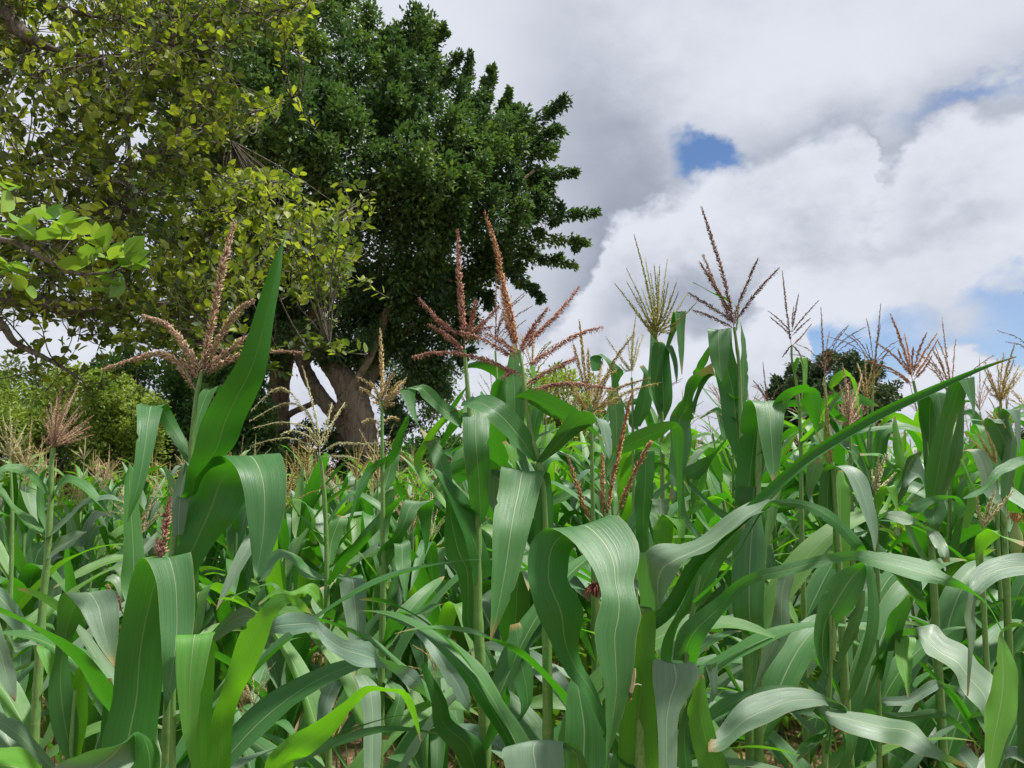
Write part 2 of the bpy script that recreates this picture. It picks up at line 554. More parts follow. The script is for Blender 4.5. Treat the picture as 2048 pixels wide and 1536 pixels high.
def stalk_mat():
    m_, t, out = new_mat('maize_stalk')
    uv = uv_of(t)
    s = t.node('ShaderNodeSeparateXYZ')
    t.l.new(uv, s.inputs[0])
    rnd = t.node('ShaderNodeObjectInfo').outputs['Random']
    n1, _ = t.noise(t.mapping(uv, (26, 5, 1)), 1.0, 3, 0.6)
    n2, _ = t.noise(t.mapping(uv, (2, 16, 1)), 1.0, 3, 0.6)
    col = t.mix(t.smooth(n1, 0.35, 0.65), (0.110, 0.235, 0.052), (0.185, 0.320, 0.085))
    col = t.mix(t.m('MULTIPLY', t.smooth(n2, 0.5, 0.7), 0.6), col, (0.25, 0.33, 0.11))
    col = t.mix(t.m('MULTIPLY', rnd, 0.35), col, (0.10, 0.20, 0.04))
    p = bsdf(t, col, 0.5, 0.5, bump(t, n1, 0.2, 0.001))
    t.l.new(p, out.inputs[0])
    return m_


STALK = stalk_mat()
HUSK = simple_mat('ear_husk', [(0.16, 0.27, 0.06), (0.26, 0.36, 0.10), (0.22, 0.33, 0.09)], 0.55, 0.4, 0.0, None, 60)
SILK_RED = simple_mat('ear_silk_red', [(0.10, 0.02, 0.02), (0.19, 0.05, 0.04), (0.26, 0.10, 0.06)], 0.6, 0.3)
SILK_TAN = simple_mat('ear_silk_tan', [(0.30, 0.13, 0.05), (0.45, 0.24, 0.09), (0.55, 0.36, 0.14)], 0.6, 0.3)
NEAR_LEAF = simple_mat('near_tree_leaf', [(0.055, 0.088, 0.030), (0.110, 0.155, 0.036), (0.210, 0.255, 0.042), (0.33, 0.37, 0.050), (0.085, 0.125, 0.036)], 0.5, 0.45, 0.42, (1.6, 1.7, 0.6), 9)
NEAR_LEAF_G = simple_mat('near_tree_young_leaf', [(0.13, 0.26, 0.045), (0.20, 0.34, 0.05), (0.26, 0.38, 0.06)], 0.45, 0.5, 0.38, (1.5, 1.5, 0.6), 9)
FIG_LEAF = simple_mat('big_tree_leaf', [(0.050, 0.098, 0.048), (0.074, 0.135, 0.056), (0.108, 0.182, 0.060), (0.078, 0.142, 0.060), (0.190, 0.270, 0.062)], 0.6, 0.35, 0.20, (1.4, 1.6, 0.6), 1.2)
BUSH_LEAF = simple_mat('bush_leaf', [(0.13, 0.20, 0.05), (0.20, 0.28, 0.06), (0.29, 0.36, 0.075), (0.15, 0.23, 0.055)], 0.6, 0.3, 0.32, (1.4, 1.5, 0.6), 1.2)
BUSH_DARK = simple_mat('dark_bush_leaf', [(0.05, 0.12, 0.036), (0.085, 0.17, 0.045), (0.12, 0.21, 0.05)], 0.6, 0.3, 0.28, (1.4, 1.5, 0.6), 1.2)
FAR_LEAF = simple_mat('far_tree_leaf', [(0.034, 0.066, 0.034), (0.054, 0.092, 0.042), (0.076, 0.115, 0.05)], 0.6, 0.3, 0.15, (1.4, 1.5, 0.7), 0.4)


def bark_mat(name, a, b, dark, scale=1.0):
    m_, t, out = new_mat(name)
    oc = t.node('ShaderNodeTexCoord').outputs['Object']
    n1, _ = t.noise(t.mapping(oc, (9 * scale, 9 * scale, 2.2 * scale)), 1.0, 8, 0.65)
    n2, _ = t.noise(oc, 1.3 * scale, 6, 0.6)
    vor = t.node('ShaderNodeTexVoronoi', feature='DISTANCE_TO_EDGE')
    t.l.new(t.mapping(oc, (7 * scale, 7 * scale, 1.6 * scale)), vor.inputs['Vector'])
    vor.inputs['Scale'].default_value = 1.0
    col = t.mix(t.smooth(n1, 0.3, 0.7), a, b)
    col = t.mix(t.m('MULTIPLY', t.smooth(n2, 0.52, 0.66), 0.65), col, dark)
    crack = t.smooth(vor.outputs['Distance'], 0.07, 0.0)
    col = t.mix(t.m('MULTIPLY', t.m('MULTIPLY', crack, t.smooth(n2, 0.40, 0.55)), 0.7), col, dark)
    h = t.m('SUBTRACT', n1, t.m('MULTIPLY', crack, 0.8))
    p = bsdf(t, col, 0.85, 0.2, bump(t, h, 0.7, 0.03 / scale))
    t.l.new(p, out.inputs[0])
    return m_


BARK_PALE = bark_mat('pale_bark', (0.24, 0.175, 0.12), (0.35, 0.27, 0.19), (0.08, 0.055, 0.04))
BARK_BROWN = bark_mat('brown_bark', (0.20, 0.135, 0.10), (0.29, 0.21, 0.155), (0.08, 0.055, 0.045))
BARK_GREY = bark_mat('grey_bark', (0.11, 0.09, 0.07), (0.22, 0.19, 0.155), (0.05, 0.04, 0.034), 4.0)


def ground_mat():
    m_, t, out = new_mat('field_soil')
    oc = t.node('ShaderNodeTexCoord').outputs['Object']
    n1, _ = t.noise(oc, 2.2, 8, 0.65)
    n2, _ = t.noise(oc, 26.0, 5, 0.65)
    n3, _ = t.noise(oc, 0.35, 4, 0.6)
    col = t.mix(t.smooth(n1, 0.35, 0.65), (0.14, 0.085, 0.052), (0.23, 0.155, 0.095))
    col = t.mix(t.m('MULTIPLY', t.smooth(n2, 0.50, 0.62), 0.75), col, (0.36, 0.28, 0.15))
    col = t.mix(t.m('MULTIPLY', t.smooth(n3, 0.48, 0.62), 0.55), col, (0.12, 0.16, 0.045))
    h = t.m('ADD', n1, t.m('MULTIPLY', n2, 0.4))
    p = bsdf(t, col, 0.95, 0.1, bump(t, h, 0.8, 0.05))
    t.l.new(p, out.inputs[0])
    return m_


SOIL = ground_mat()
GRASS = simple_mat('grass_blade', [(0.12, 0.20, 0.03), (0.22, 0.30, 0.04), (0.34, 0.30, 0.12), (0.40, 0.30, 0.15), (0.16, 0.26, 0.035)], 0.6, 0.3, 0.3, (1.3, 1.5, 0.6), 5)
WEED = simple_mat('weed_leaf', [(0.13, 0.27, 0.035), (0.20, 0.36, 0.045), (0.26, 0.42, 0.05)], 0.5, 0.4, 0.34, (1.4, 1.5, 0.6), 3)


# ------------------------------------------------------------------ ground
def build_ground():
    xs = np.concatenate([[-900, -300, -120, -60], np.linspace(-30, 30, 61), [60, 120, 300, 900]])
    ys = np.concatenate([[-300, -60, -15], np.linspace(-3, 40, 87), [60, 100, 200, 500, 1500]])
    X, Y = np.meshgrid(xs, ys, indexing='ij')
    near = np.exp(-((X / 25) ** 2 + ((Y - 12) / 25) ** 2))
    Z = near * (0.035 * np.sin(X * 8.4 + np.sin(Y)) + 0.02 * np.sin(Y * 3.1 + X)) - 0.05 * near
    V = np.stack([X, Y, Z], -1).reshape(-1, 3)
    n, k = len(xs), len(ys)
    i, j = np.meshgrid(np.arange(n - 1), np.arange(k - 1), indexing='ij')
    q = (i * k + j).ravel()
    F = np.stack([q, q + k, q + k + 1, q + 1], 1)
    ob('ground', mesh('ground', V, F, V[:, :2] * 0.1, [SOIL]), kind='structure', label='brown stubbly soil of the maize field')


build_ground()


def in_poly(p, poly):
    x, y = p
    c = False
    n = len(poly)
    for i in range(n):
        x1, y1 = poly[i]
        x2, y2 = poly[i - 1]
        if (y1 > y) != (y2 > y) and x < (x2 - x1) * (y - y1) / (y2 - y1) + x1:
            c = not c
    return c


def edge_dist(p, poly):
    P = np.array(poly, float)
    Q = np.roll(P, 1, 0)
    d = Q - P
    t = np.clip(((np.array(p) - P) * d).sum(1) / (d * d).sum(1), 0, 1)
    return np.linalg.norm(P + d * t[:, None] - np.array(p), axis=1).min()


KITE = np.array([[0, 0, 0], [0.45, -0.28, 0.07], [1, 0, -0.06], [0.45, 0.28, 0.07]])
KITE_F = np.array([[0, 1, 2], [0, 2, 3]])


def leaf_frames(d, up=0.8, jit=0.55):
    d = unit(d)
    nrm = unit(np.array([0, 0, up]) + rng.normal(0, jit, d.shape))
    side = unit(np.cross(nrm, d))
    return d, side, np.cross(d, side)


def spray(acc, a, b, r0, r1, n, L, axis_pull=0.5, shell=0.6):
    """A leafy bough: leaves round the axis a-b inside radius r0 -> r1."""
    a, b = np.asarray(a, float), np.asarray(b, float)
    t = rng.uniform(0, 1, n) ** 0.85
    ax = b - a
    dv = unit(rng.normal(0, 1, (n, 3)))
    rad = (r0 + (r1 - r0) * t) * np.where(rng.uniform(0, 1, n) < shell, rng.uniform(0.7, 1.0, n), rng.uniform(0, 0.8, n))
    lump = 1 + 0.35 * np.sin(t * 9 + a[0] * 7) * np.sin(np.arctan2(dv[:, 0], dv[:, 2]) * 2 + a[1] * 3)
    pos = a + ax * t[:, None] + dv * (rad * lump)[:, None]
    d = unit(dv * (1 - axis_pull) + unit(ax) * axis_pull + np.array([0, 0, -0.15]) + rng.normal(0, 0.35, (n, 3)))
    d, s, nn = leaf_frames(d, 0.9, 0.45)
    acc.add(*place_template(KITE, KITE_F, pos, d, s, nn, L * rng.uniform(0.65, 1.2, n), np.clip(rng.uniform(0.0, 0.75) + rng.uniform(0, 0.25, n), 0, 0.999)))


def limb(name, pts, parent, mat, sides=12, n=None, bmp=0.05):
    """pts: (px, py, depth, radius)."""
    P = np.array([at(*p[:3]) for p in pts])
    R = np.array([[p[3]] for p in pts])
    S = catmull(np.hstack([P, R]), n or 6 * len(pts))
    V, F, U = tube(S[:, :3], np.maximum(S[:, 3], 0.002), sides, bump=bmp)
    return ob(name, mesh(name, V, F, U, [mat]), parent), S


# ------------------------------------------------------------------ the big dark spreading tree
def big_tree():
    D = 18.0
    root = ob('spreading_tree', None, label='huge dark green spreading tree with pale thick forked trunk behind the maize', category='tree')
    root.location = (0, 0, 0)
    C = lambda x, y: (440 + 0.2734 * x, 560 + 0.2734 * y)

    def L(pts, name='limb', mat=BARK_PALE):
        return limb(name, [(*C(x, y), D + dz, r) for x, y, dz, r in pts], root, mat, 14)

    L([(1070, 2000, 0, 0.62), (1060, 1750, 0, 0.46), (1050, 1500, 0, 0.40), (1040, 1250, 0, 0.37), (1020, 1050, 0, 0.37), (985, 900, 0, 0.36), (930, 780, 0, 0.32), (860, 670, 0.1, 0.28), (790, 580, 0.2, 0.25), (740, 470, 0.3, 0.23), (712, 330, 0.4, 0.22), (715, 180, 0.4, 0.21), (745, 40, 0.4, 0.20), (790, -120, 0.5, 0.17), (820, -330, 0.6, 0.13), (860, -700, 0.8, 0.08)], 'trunk')
    L([(1010, 1180, 0, 0.26), (930, 1080, 0.0, 0.22), (850, 990, 0.1, 0.19), (750, 870, 0.2, 0.18), (665, 740, 0.3, 0.17), (600, 600, 0.5, 0.15), (520, 420, 0.7, 0.13), (430, 150, 1.0, 0.10), (360, -200, 1.2, 0.07)])
    L([(850, 960, -0.25, 0.10), (930, 830, -0.3, 0.095), (1030, 680, -0.4, 0.09), (1100, 560, -0.5, 0.085), (1180, 350, -0.6, 0.09), (1240, 200, -0.7, 0.10), (1350, 100, -0.8, 0.11), (1480, 0, -0.9, 0.10), (1570, -150, -1.0, 0.07), (1640, -300, -1.1, 0.05)])
    L([(1350, 100, -0.8, 0.07), (1450, 20, -0.9, 0.06), (1560, -20, -1.0, 0.045), (1700, 10, -1.1, 0.03)])
    L([(1000, 900, 0.3, 0.22), (1100, 700, 0.6, 0.18), (1250, 480, 0.9, 0.14), (1420, 330, 1.2, 0.11), (1650, 200, 1.5, 0.08), (1900, 60, 1.8, 0.05)])
    L([(790, 20, 0.4, 0.15), (900, -250, 0.2, 0.13), (1100, -500, 0.0, 0.11), (1400, -800, -0.3, 0.08), (1750, -1000, -0.5, 0.05)])
    L([(1480, 0, -0.9, 0.08), (1750, -350, -1.0, 0.07), (2050, -600, -1.0, 0.05), (2300, -800, -1.0, 0.03)])
    L([(900, -250, 0.2, 0.12), (820, -700, 0.6, 0.10), (780, -1200, 0.8, 0.08), (900, -1700, 0.8, 0.05)])
    L([(1000, 1200, 0.4, 0.13), (900, 1160, 0.6, 0.10), (780, 1130, 0.9, 0.09), (620, 1180, 1.2, 0.09), (430, 1330, 1.6, 0.12)], 'limb', BARK_BROWN)
    # second, browner stem of the same clump
    L([(440, 2000, 1.6, 0.48), (435, 1700, 1.6, 0.36), (430, 1350, 1.6, 0.31), (420, 1050, 1.5, 0.29), (430, 800, 1.4, 0.27), (470, 550, 1.2, 0.24), (520, 250, 1.1, 0.20), (570, -100, 1.0, 0.16), (590, -500, 1.0, 0.12), (560, -1000, 1.0, 0.08)], 'trunk', BARK_BROWN)
    L([(430, 1150, 1.6, 0.22), (330, 1020, 1.7, 0.17), (230, 900, 1.9, 0.13), (120, 700, 2.1, 0.10), (20, 420, 2.4, 0.07)], 'limb', BARK_BROWN)
    L([(420, 1060, 1.5, 0.10), (520, 975, 1.4, 0.08), (620, 930, 1.0, 0.07), (720, 890, 0.5, 0.06), (800, 930, 0.2, 0.05)], 'limb', BARK_BROWN)

    acc = Acc()
    # boughs that make the outline: (base x, y, tip x, y, depth, r base, r tip)
    outline = [
        (600, 60, 690, -40, 0, .9, .35), (690, 110, 742, 40, 0, .7, .22), (740, 110, 790, 62, 0, .6, .3), (790, 130, 860, 48, 0, .6, .3), (830, 140, 884, 60, .3, .45, .2),
        (850, 200, 918, 112, .4, .5, .2), (925, 215, 942, 104, .5, .36, .08), (962, 225, 988, 134, .4, .34, .07), (1000, 255, 1019, 178, .2, .3, .06), (960, 270, 1040, 235, 0, .5, .25),
        (1030, 275, 1135, 200, -.2, .42, .13), (1040, 290, 1125, 262, -.3, .35, .15), (1010, 320, 1100, 300, -.4, .4, .2), (1020, 350, 1152, 345, -.5, .34, .10), (1000, 385, 1100, 370, -.4, .4, .2),
        (1020, 440, 1196, 425, -.6, .36, .09), (1030, 470, 1175, 486, -.5, .32, .1), (1010, 505, 1150, 530, -.3, .3, .1), (990, 520, 1088, 600, -.2, .3, .08), (960, 510, 1050, 560, .2, .4, .2),
        (920, 560, 985, 610, .3, .4, .2), (880, 600, 950, 660, .4, .45, .2), (860, 640, 930, 720, .5, .45, .2), (840, 680, 900, 790, .6, .45, .2), (800, 660, 840, 760, .4, .45, .25),
        (770, 620, 790, 720, .3, .5, .3), (730, 600, 745, 690, .2, .45, .25), (690, 640, 700, 720, .3, .4, .2), (780, 780, 800, 880, .8, .4, .25), (520, 640, 480, 730, 1, .5, .3),
        (560, 620, 545, 700, .8, .4, .2), (450, 640, 400, 730, 1, .6, .3), (690, 30, 720, 90, -.8, .5, .3), (745, 170, 760, 300, -2, .6, .35), (760, 400, 850, 340, -3, .55, .2), (700, 340, 790, 300, -3.2, .6, .25),
    ]
    for x0, y0, x1, y1, dz, r0, r1 in outline:
        ln = math.hypot(x1 - x0, y1 - y0) * 0.0117
        pa, pb = at(x0, y0, D + dz), at(x1, y1, D + dz - 0.2)
        spray(acc, pa, pb, r0 * 0.85, r1 * 0.8, int(260 + 200 * ln), 0.115, 0.6, 0.5)
        for q in range(4):        # side shoots that break the bough's outline
            f = rng.uniform(0.15, 0.95)
            b0 = pa + (pb - pa) * f
            dr = unit(unit(pb - pa) * 0.7 + rng.normal(0, 0.6, 3) + np.array([0, 0, 0.25]))
            rr = (r0 + (r1 - r0) * f)
            spray(acc, b0, b0 + dr * rr * rng.uniform(0.9, 1.6), rr * 0.55, 0.05, int(70 + 60 * ln), 0.115, 0.5, 0.5)
    poly = [(335, 60), (420, 20), (560, -10), (640, -60), (700, 0), (760, 60), (850, 70), (890, 110), (920, 190), (990, 240), (1060, 260), (1080, 300), (1060, 360), (1080, 430), (1080, 480), (1030, 520), (960, 560), (900, 620), (850, 660), (780, 640), (700, 560), (640, 560), (560, 610), (470, 680), (390, 700), (340, 560), (330, 300)]
    k = 0
    while k < 470:
        p = (rng.uniform(330, 1090), rng.uniform(-60, 700))
        if not in_poly(p, poly):
            continue
        e = edge_dist(p, poly)
        half = min(4.6, 0.0117 * e * 1.5 + 0.3)
        front = rng.uniform() < 0.66
        dz = -half * rng.uniform(0.65, 1.0) if front else rng.uniform(-0.6, 1.0) * half
        out = np.array([(p[0] - 690) / 430, (-1.2 if front else 0.2), 0.55 - (p[1] - 330) / 600])
        out = unit(out + rng.normal(0, 0.25, 3))
        a = at(p[0], p[1], D + dz)
        spray(acc, a - out * 0.35, a + out * rng.uniform(0.4, 0.8), rng.uniform(0.40, 0.62), rng.uniform(0.12, 0.25), 330, 0.135, 0.5, 0.5)
        k += 1
    low = [(690, 540), (960, 545), (935, 690), (890, 790), (840, 800), (780, 740), (735, 690), (690, 640)]
    left = [(470, 600), (620, 600), (610, 700), (560, 730), (470, 720)]
    mid = [(560, 545), (770, 545), (780, 700), (720, 735), (640, 715), (610, 660), (560, 700)]
    rear = [(560, 640), (760, 640), (900, 740), (900, 860), (790, 880), (770, 780), (680, 700), (600, 720)]
    for area, cnt in ((low, 90), (left, 60), (mid, 46), (rear, 60)):
        k = 0
        while k < cnt:
            p = (rng.uniform(460, 970), rng.uniform(530, 890))
            if not in_poly(p, area):
                continue
            a = at(p[0], p[1], D + (rng.uniform(0.2, 2.2) if area is not mid else rng.uniform(-1.2, 1.0)) + (1.5 if area is rear else 0))
            out = unit(np.array([rng.normal(0, 0.5), -0.6, rng.normal(-0.2, 0.4)]))
            spray(acc, a - out * 0.3, a + out * 0.4, rng.uniform(0.28, 0.45), 0.15, 240, 0.105, 0.4, 0.5)
            k += 1
    ob('crown', acc.build('crown', [FIG_LEAF]), root, kind='stuff')


big_tree()


# ------------------------------------------------------------------ bushes at the field edge, far trees
def bush(name, label, sprays, mat, leafL, n_each, stem_px, category='bush', stem_mat=BARK_BROWN, stem_r=0.05):
    root = ob(name, None, label=label, category=category)
    acc = Acc()
    x0, y0, d0 = stem_px
    foot = at(x0, y0, d0)
    foot[2] = 0
    for k, (px, py, d, r, h) in enumerate(sprays):
        c = at(px, py, d)
        up = unit(np.array([rng.normal(0, 0.35), rng.normal(-0.25, 0.3), 1.0]))
        spray(acc, c - up * h * 0.5, c + up * h * 0.5, r, r * 0.35, n_each, leafL, 0.45, 0.6)
        if k % 3 == 0:
            mid = (foot + c) / 2 + np.array([rng.normal(0, .15), 0, 0.1])
            S = catmull(np.array([[*foot, stem_r], [*mid, stem_r * 0.7], [*c, stem_r * 0.3]]), 9)
            V, F, U = tube(S[:, :3], S[:, 3], 7, bump=0.05)
            ob('stem', mesh('stem', V, F, U, [stem_mat]), root)
    ob('foliage', acc.build('foliage', [mat]), root, kind='stuff')
    return root


def scatter(x0, x1, top, bottom, d0, d1, n, r, h):
    """Sprays filling the outline below the curve top(x)."""
    out = []
    while len(out) < n:
        x = rng.uniform(x0, x1)
        y = rng.uniform(min(top(x), bottom), bottom)
        out.append((x, y + r * 40, rng.uniform(d0, d1), r * rng.uniform(0.7, 1.25), h * rng.uniform(0.7, 1.3)))
    return out


bush('shrub', 'yellow-green feathery shrub behind the brush-like tassel at the field edge',
     scatter(-60, 330, lambda x: 752 + 0.0012 * (x - 130) ** 2, 985, 12.2, 13.6, 145, 0.27, 0.62), BUSH_LEAF, 0.075, 330, (110, 960, 12.8))
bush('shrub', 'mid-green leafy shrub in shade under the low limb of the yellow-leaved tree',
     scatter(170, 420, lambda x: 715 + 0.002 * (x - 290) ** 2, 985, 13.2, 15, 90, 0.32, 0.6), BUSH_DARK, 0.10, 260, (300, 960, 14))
bush('shrub', 'pale green rounded shrub behind the yellow-green shrub under open sky',
     scatter(-80, 150, lambda x: 730 + 0.003 * (x - 30) ** 2, 860, 15, 17, 46, 0.42, 0.7), BUSH_LEAF, 0.11, 240, (20, 950, 16))
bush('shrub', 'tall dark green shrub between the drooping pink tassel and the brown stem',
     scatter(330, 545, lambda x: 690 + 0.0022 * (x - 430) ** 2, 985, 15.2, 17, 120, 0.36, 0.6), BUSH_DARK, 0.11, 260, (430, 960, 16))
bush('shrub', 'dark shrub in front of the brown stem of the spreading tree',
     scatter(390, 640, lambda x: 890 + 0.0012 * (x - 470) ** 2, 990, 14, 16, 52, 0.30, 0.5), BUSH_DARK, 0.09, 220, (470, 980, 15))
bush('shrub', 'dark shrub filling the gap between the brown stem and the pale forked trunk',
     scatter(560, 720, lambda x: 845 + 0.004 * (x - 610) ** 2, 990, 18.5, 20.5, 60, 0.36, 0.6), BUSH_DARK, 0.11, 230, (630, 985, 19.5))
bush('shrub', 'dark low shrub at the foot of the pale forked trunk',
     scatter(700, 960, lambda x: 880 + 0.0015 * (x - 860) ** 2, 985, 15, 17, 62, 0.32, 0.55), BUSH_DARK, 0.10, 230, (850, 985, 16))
bush('shrub', 'olive green rounded shrub behind the central red tassels',
     scatter(1030, 1200, lambda x: 725 + 0.004 * (x - 1105) ** 2, 950, 24, 27, 62, 0.55, 0.9), BUSH_LEAF, 0.15, 200, (1110, 960, 25), stem_r=0.1)


def dome_tree(name, label, cx, d, top, bottom, half_w, n, r, leafL, n_each, mat, trunk_r, seed_lobes):
    root = ob(name, None, label=label, category='tree')
    acc = Acc()
    foot = at(cx, 960, d)
    foot[2] = 0
    k_px = d / FPX
    pts = []
    for k in range(n):
        while True:
            u, v = rng.uniform(-1, 1), rng.uniform(-0.95, 1)
            lob = 1 + 0.16 * math.sin(5 * math.atan2(v, u) + seed_lobes) + 0.10 * math.sin(9 * math.atan2(v, u))
            if abs(u) ** 2.2 + abs(v) ** 2.2 < lob:
                break
        px, py = cx + u * half_w, (top + bottom) / 2 - v * (bottom - top) / 2
        dep = d - half_w * k_px * math.sqrt(max(0, 1 - min(1, u * u + v * v * 0.8))) * rng.uniform(-0.3, 0.95)
        c = at(px, py, dep)
        up = unit(np.array([u * 0.8, rng.normal(-0.2, 0.3), 0.7 + 0.3 * v]))
        spray(acc, c - up * r * 0.6, c + up * r * 0.9, r, r * 0.45, n_each, leafL, 0.4, 0.65)
        if k % 6 == 0:
            pts.append(c)
    P = np.array([foot, foot + [0, 0, 1.5], at(cx, (top + bottom) / 2 + 20, d), at(cx + 4, top + 40, d)])
    S = catmull(np.hstack([P, np.array([[trunk_r * 1.4], [trunk_r], [trunk_r * 0.7], [trunk_r * 0.3]])]), 16)
    V, F, U = tube(S[:, :3], S[:, 3], 10, bump=0.06)
    ob('trunk', mesh('trunk', V, F, U, [BARK_BROWN]), root)
    for c in pts[:14]:
        a = S[rng.integers(5, 11), :3]
        S2 = catmull(np.array([[*a, trunk_r * 0.4], [*((a + c) / 2 + [0, 0, 0.3]), trunk_r * 0.28], [*c, trunk_r * 0.1]]), 8)
        V, F, U = tube(S2[:, :3], S2[:, 3], 6)
        ob('limb', mesh('limb', V, F, U, [BARK_BROWN]), root)
    ob('crown', acc.build('crown', [mat]), root, kind='stuff')


dome_tree('round_crowned_tree', 'dark round-crowned tree standing alone on the horizon', 1672, 60, 716, 905, 124, 230, 0.62, 0.32, 150, FAR_LEAF, 0.42, 0.7)
dome_tree('small_tree', 'low bushy tree beside the lone round-crowned tree on the horizon', 1602, 66, 893, 945, 48, 40, 0.45, 0.30, 90, FAR_LEAF, 0.15, 2.0)
dome_tree('small_tree', 'low dark tree at the right edge on the horizon', 2056, 66, 868, 945, 40, 40, 0.5, 0.30, 90, FAR_LEAF, 0.15, 3.0)


# ------------------------------------------------------------------ the near yellow-green tree overhanging from the left
def near_tree():
    root = ob('overhanging_tree', None, label='yellow-green broad-leaved tree reaching in with twiggy grey limbs', category='tree')
    base = at(-520, 900, 5.2)
    tr = [(*at(-520, 900, 5.2)[:2], -0.05, 0.24), (*at(-530, 700, 5.2), 0.20), (*at(-500, 400, 5.2), 0.17), (*at(-440, 100, 5.2), 0.14), (*at(-360, -200, 5.2), 0.10)]
    S = catmull(np.array(tr), 26)
    V, F, U = tube(S[:, :3], S[:, 3], 14, bump=0.04)
    ob('trunk', mesh('trunk', V, F, U, [BARK_GREY]), root)
    limbs = [
        [(-510, 660, 5.2, .10), (-200, 610, 5.0, .066), (0, 597, 5.0, .056), (80, 606, 5.0, .055), (180, 622, 5.0, .046), (270, 618, 5.0, .040), (360, 605, 5.1, .030), (460, 575, 5.2, .017), (560, 545, 5.2, .010), (700, 560, 5.2, .004)],
        [(-430, 60, 5.2, .10), (-150, -30, 4.6, .065), (-10, 15, 4.3, .052), (45, 65, 4.3, .044), (85, 90, 4.3, .026), (140, 107, 4.3, .013), (200, 112, 4.3, .010), (290, 103, 4.3, .006), (345, 92, 4.3, .003)],
        [(45, -20, 4.3, .022), (120, 12, 4.4, .017), (190, 32, 4.5, .013), (330, 34, 4.5, .010), (450, 27, 4.6, .007), (545, 22, 4.6, .005), (615, 2, 4.6, .003)],
        [(-300, 560, 5.0, .05), (-60, 610, 4.7, .034), (0, 645, 4.7, .026), (30, 685, 4.7, .020), (75, 708, 4.7, .016), (125, 735, 4.7, .011), (165, 762, 4.7, .005)],
        [(200, 120, 4.6, .010), (246, 170, 4.6, .010), (256, 260, 4.6, .010), (262, 360, 4.6, .009), (262, 450, 4.6, .008), (258, 560, 4.7, .010), (262, 615, 4.9, .012)],
        [(270, 615, 5.0, .016), (330, 570, 4.9, .013), (386, 513, 4.8, .011), (441, 444, 4.8, .009), (500, 395, 4.8, .006), (552, 358, 4.8, .003)],
        [(400, 595, 5.1, .014), (470, 540, 5.0, .011), (513, 513, 5.0, .010), (600, 468, 5.0, .008), (690, 422, 5.0, .005), (742, 386, 5.0, .003)],
        [(256, 420, 4.6, .008), (330, 300, 4.6, .008), (370, 240, 4.6, .007), (400, 195, 4.6, .005), (440, 150, 4.6, .003)],
        [(350, 265, 4.6, .006), (410, 248, 4.6, .005), (506, 225, 4.6, .004), (590, 195, 4.6, .002)],
        [(60, 640, 5.0, .010), (160, 420, 5.2, .010), (230, 250, 5.3, .009), (330, 130, 5.4, .006), (400, 70, 5.4, .003)],
        [(-300, 420, 5.2, .05), (0, 345, 5.4, .03), (120, 300, 5.4, .02), (260, 190, 5.4, .012), (380, 90, 5.4, .004)],
        [(-300, 470, 5.4, .05), (60, 480, 5.6, .024), (200, 430, 5.6, .018), (330, 330, 5.6, .012), (460, 280, 5.6, .004)],
        [(440, 690, 4.6, .007), (540, 705, 4.5, .006), (600, 700, 4.5, .004), (665, 690, 4.5, .002)],
        [(-120, 470, 2.5, .012), (0, 479, 2.3, .009), (45, 492, 2.25, .008), (85, 515, 2.2, .007), (130, 538, 2.2, .006), (165, 548, 2.2, .005), (215, 545, 2.2, .004), (250, 535, 2.2, .003)],
        [(-120, 380, 2.5, .010), (-40, 395, 2.35, .007), (10, 395, 2.3, .004), (40, 380, 2.3, .002)],
        [(300, 618, 5.0, .012), (380, 640, 4.8, .009), (440, 672, 4.6, .008), (470, 695, 4.6, .006)],
    ]
    skel = []
    for pts in limbs:
        o, S = limb('limb', pts, root, BARK_GREY, 9, 9 * len(pts), 0.04)
        skel.append(S[::2, :3])
    skel = np.concatenate(skel)

    k = 7
    xs = np.linspace(0.06, 1, 5)
    prof = np.array([0.10, 0.29, 0.32, 0.21, 0.0])
    tv, tf = [(0, 0, 0)], []
    for x, pw in zip(xs[:-1], prof[:-1]):
        tv += [(x, -pw, 0.05 - 0.1 * x * x), (x, 0, -0.03 - 0.1 * x * x), (x, pw, 0.05 - 0.1 * x * x)]
    tv.append((1.0, 0, -0.13))
    tf += [(0, 1, 2), (0, 2, 3)]
    for i in range(3):
        b = 1 + 3 * i
        tf += [(b, b + 3, b + 4), (b, b + 4, b + 1), (b + 1, b + 4, b + 5), (b + 1, b + 5, b + 2)]
    tf += [(10, 13, 11), (11, 13, 12)]
    tv, tf = np.array(tv), np.array(tf)

    poly = [(-120, -120), (640, -120), (625, 30), (545, 70), (450, 75), (370, 120), (455, 140), (480, 180), (575, 190), (560, 225), (470, 260), (420, 300), (470, 345), (590, 340), (610, 400), (735, 390), (740, 460), (705, 520), (725, 570), (600, 585), (510, 590), (470, 640), (380, 680), (250, 700), (160, 665), (120, 615), (-120, 575)]
    leaves = []          # base, dir, L, green?
    twigs = Acc()

    def twig(a, b, r=0.0035):
        m_ = (a + b) / 2 + rng.normal(0, 0.02, 3) - np.array([0, 0, 0.02])
        P = catmull(np.array([a, m_, b]), 6)
        V, F, U = tube(P, np.linspace(r, r * 0.45, 6), 5)
        twigs.add(V, F, U)
        return P

    def dress(a, b, n, L, green=False, spread=0.055):
        ax = unit(b - a)
        tone = rng.uniform(0, 0.8)
        for i in range(n):
            t = (i + 0.6) / n
            p = a + (b - a) * t + rng.normal(0, 0.006, 3)
            sd = unit(np.cross(ax, rng.normal(0, 1, 3)))
            dr = unit(ax * (0.35 + 0.5 * t) + sd * 0.85 + np.array([0, -0.1, 0.12]))
            leaves.append((p + dr * 0.012, dr, L * rng.uniform(0.55, 1.2), green, tone + rng.uniform(0, 0.2)))
        leaves.append((b, ax, L * 0.9, green, tone))

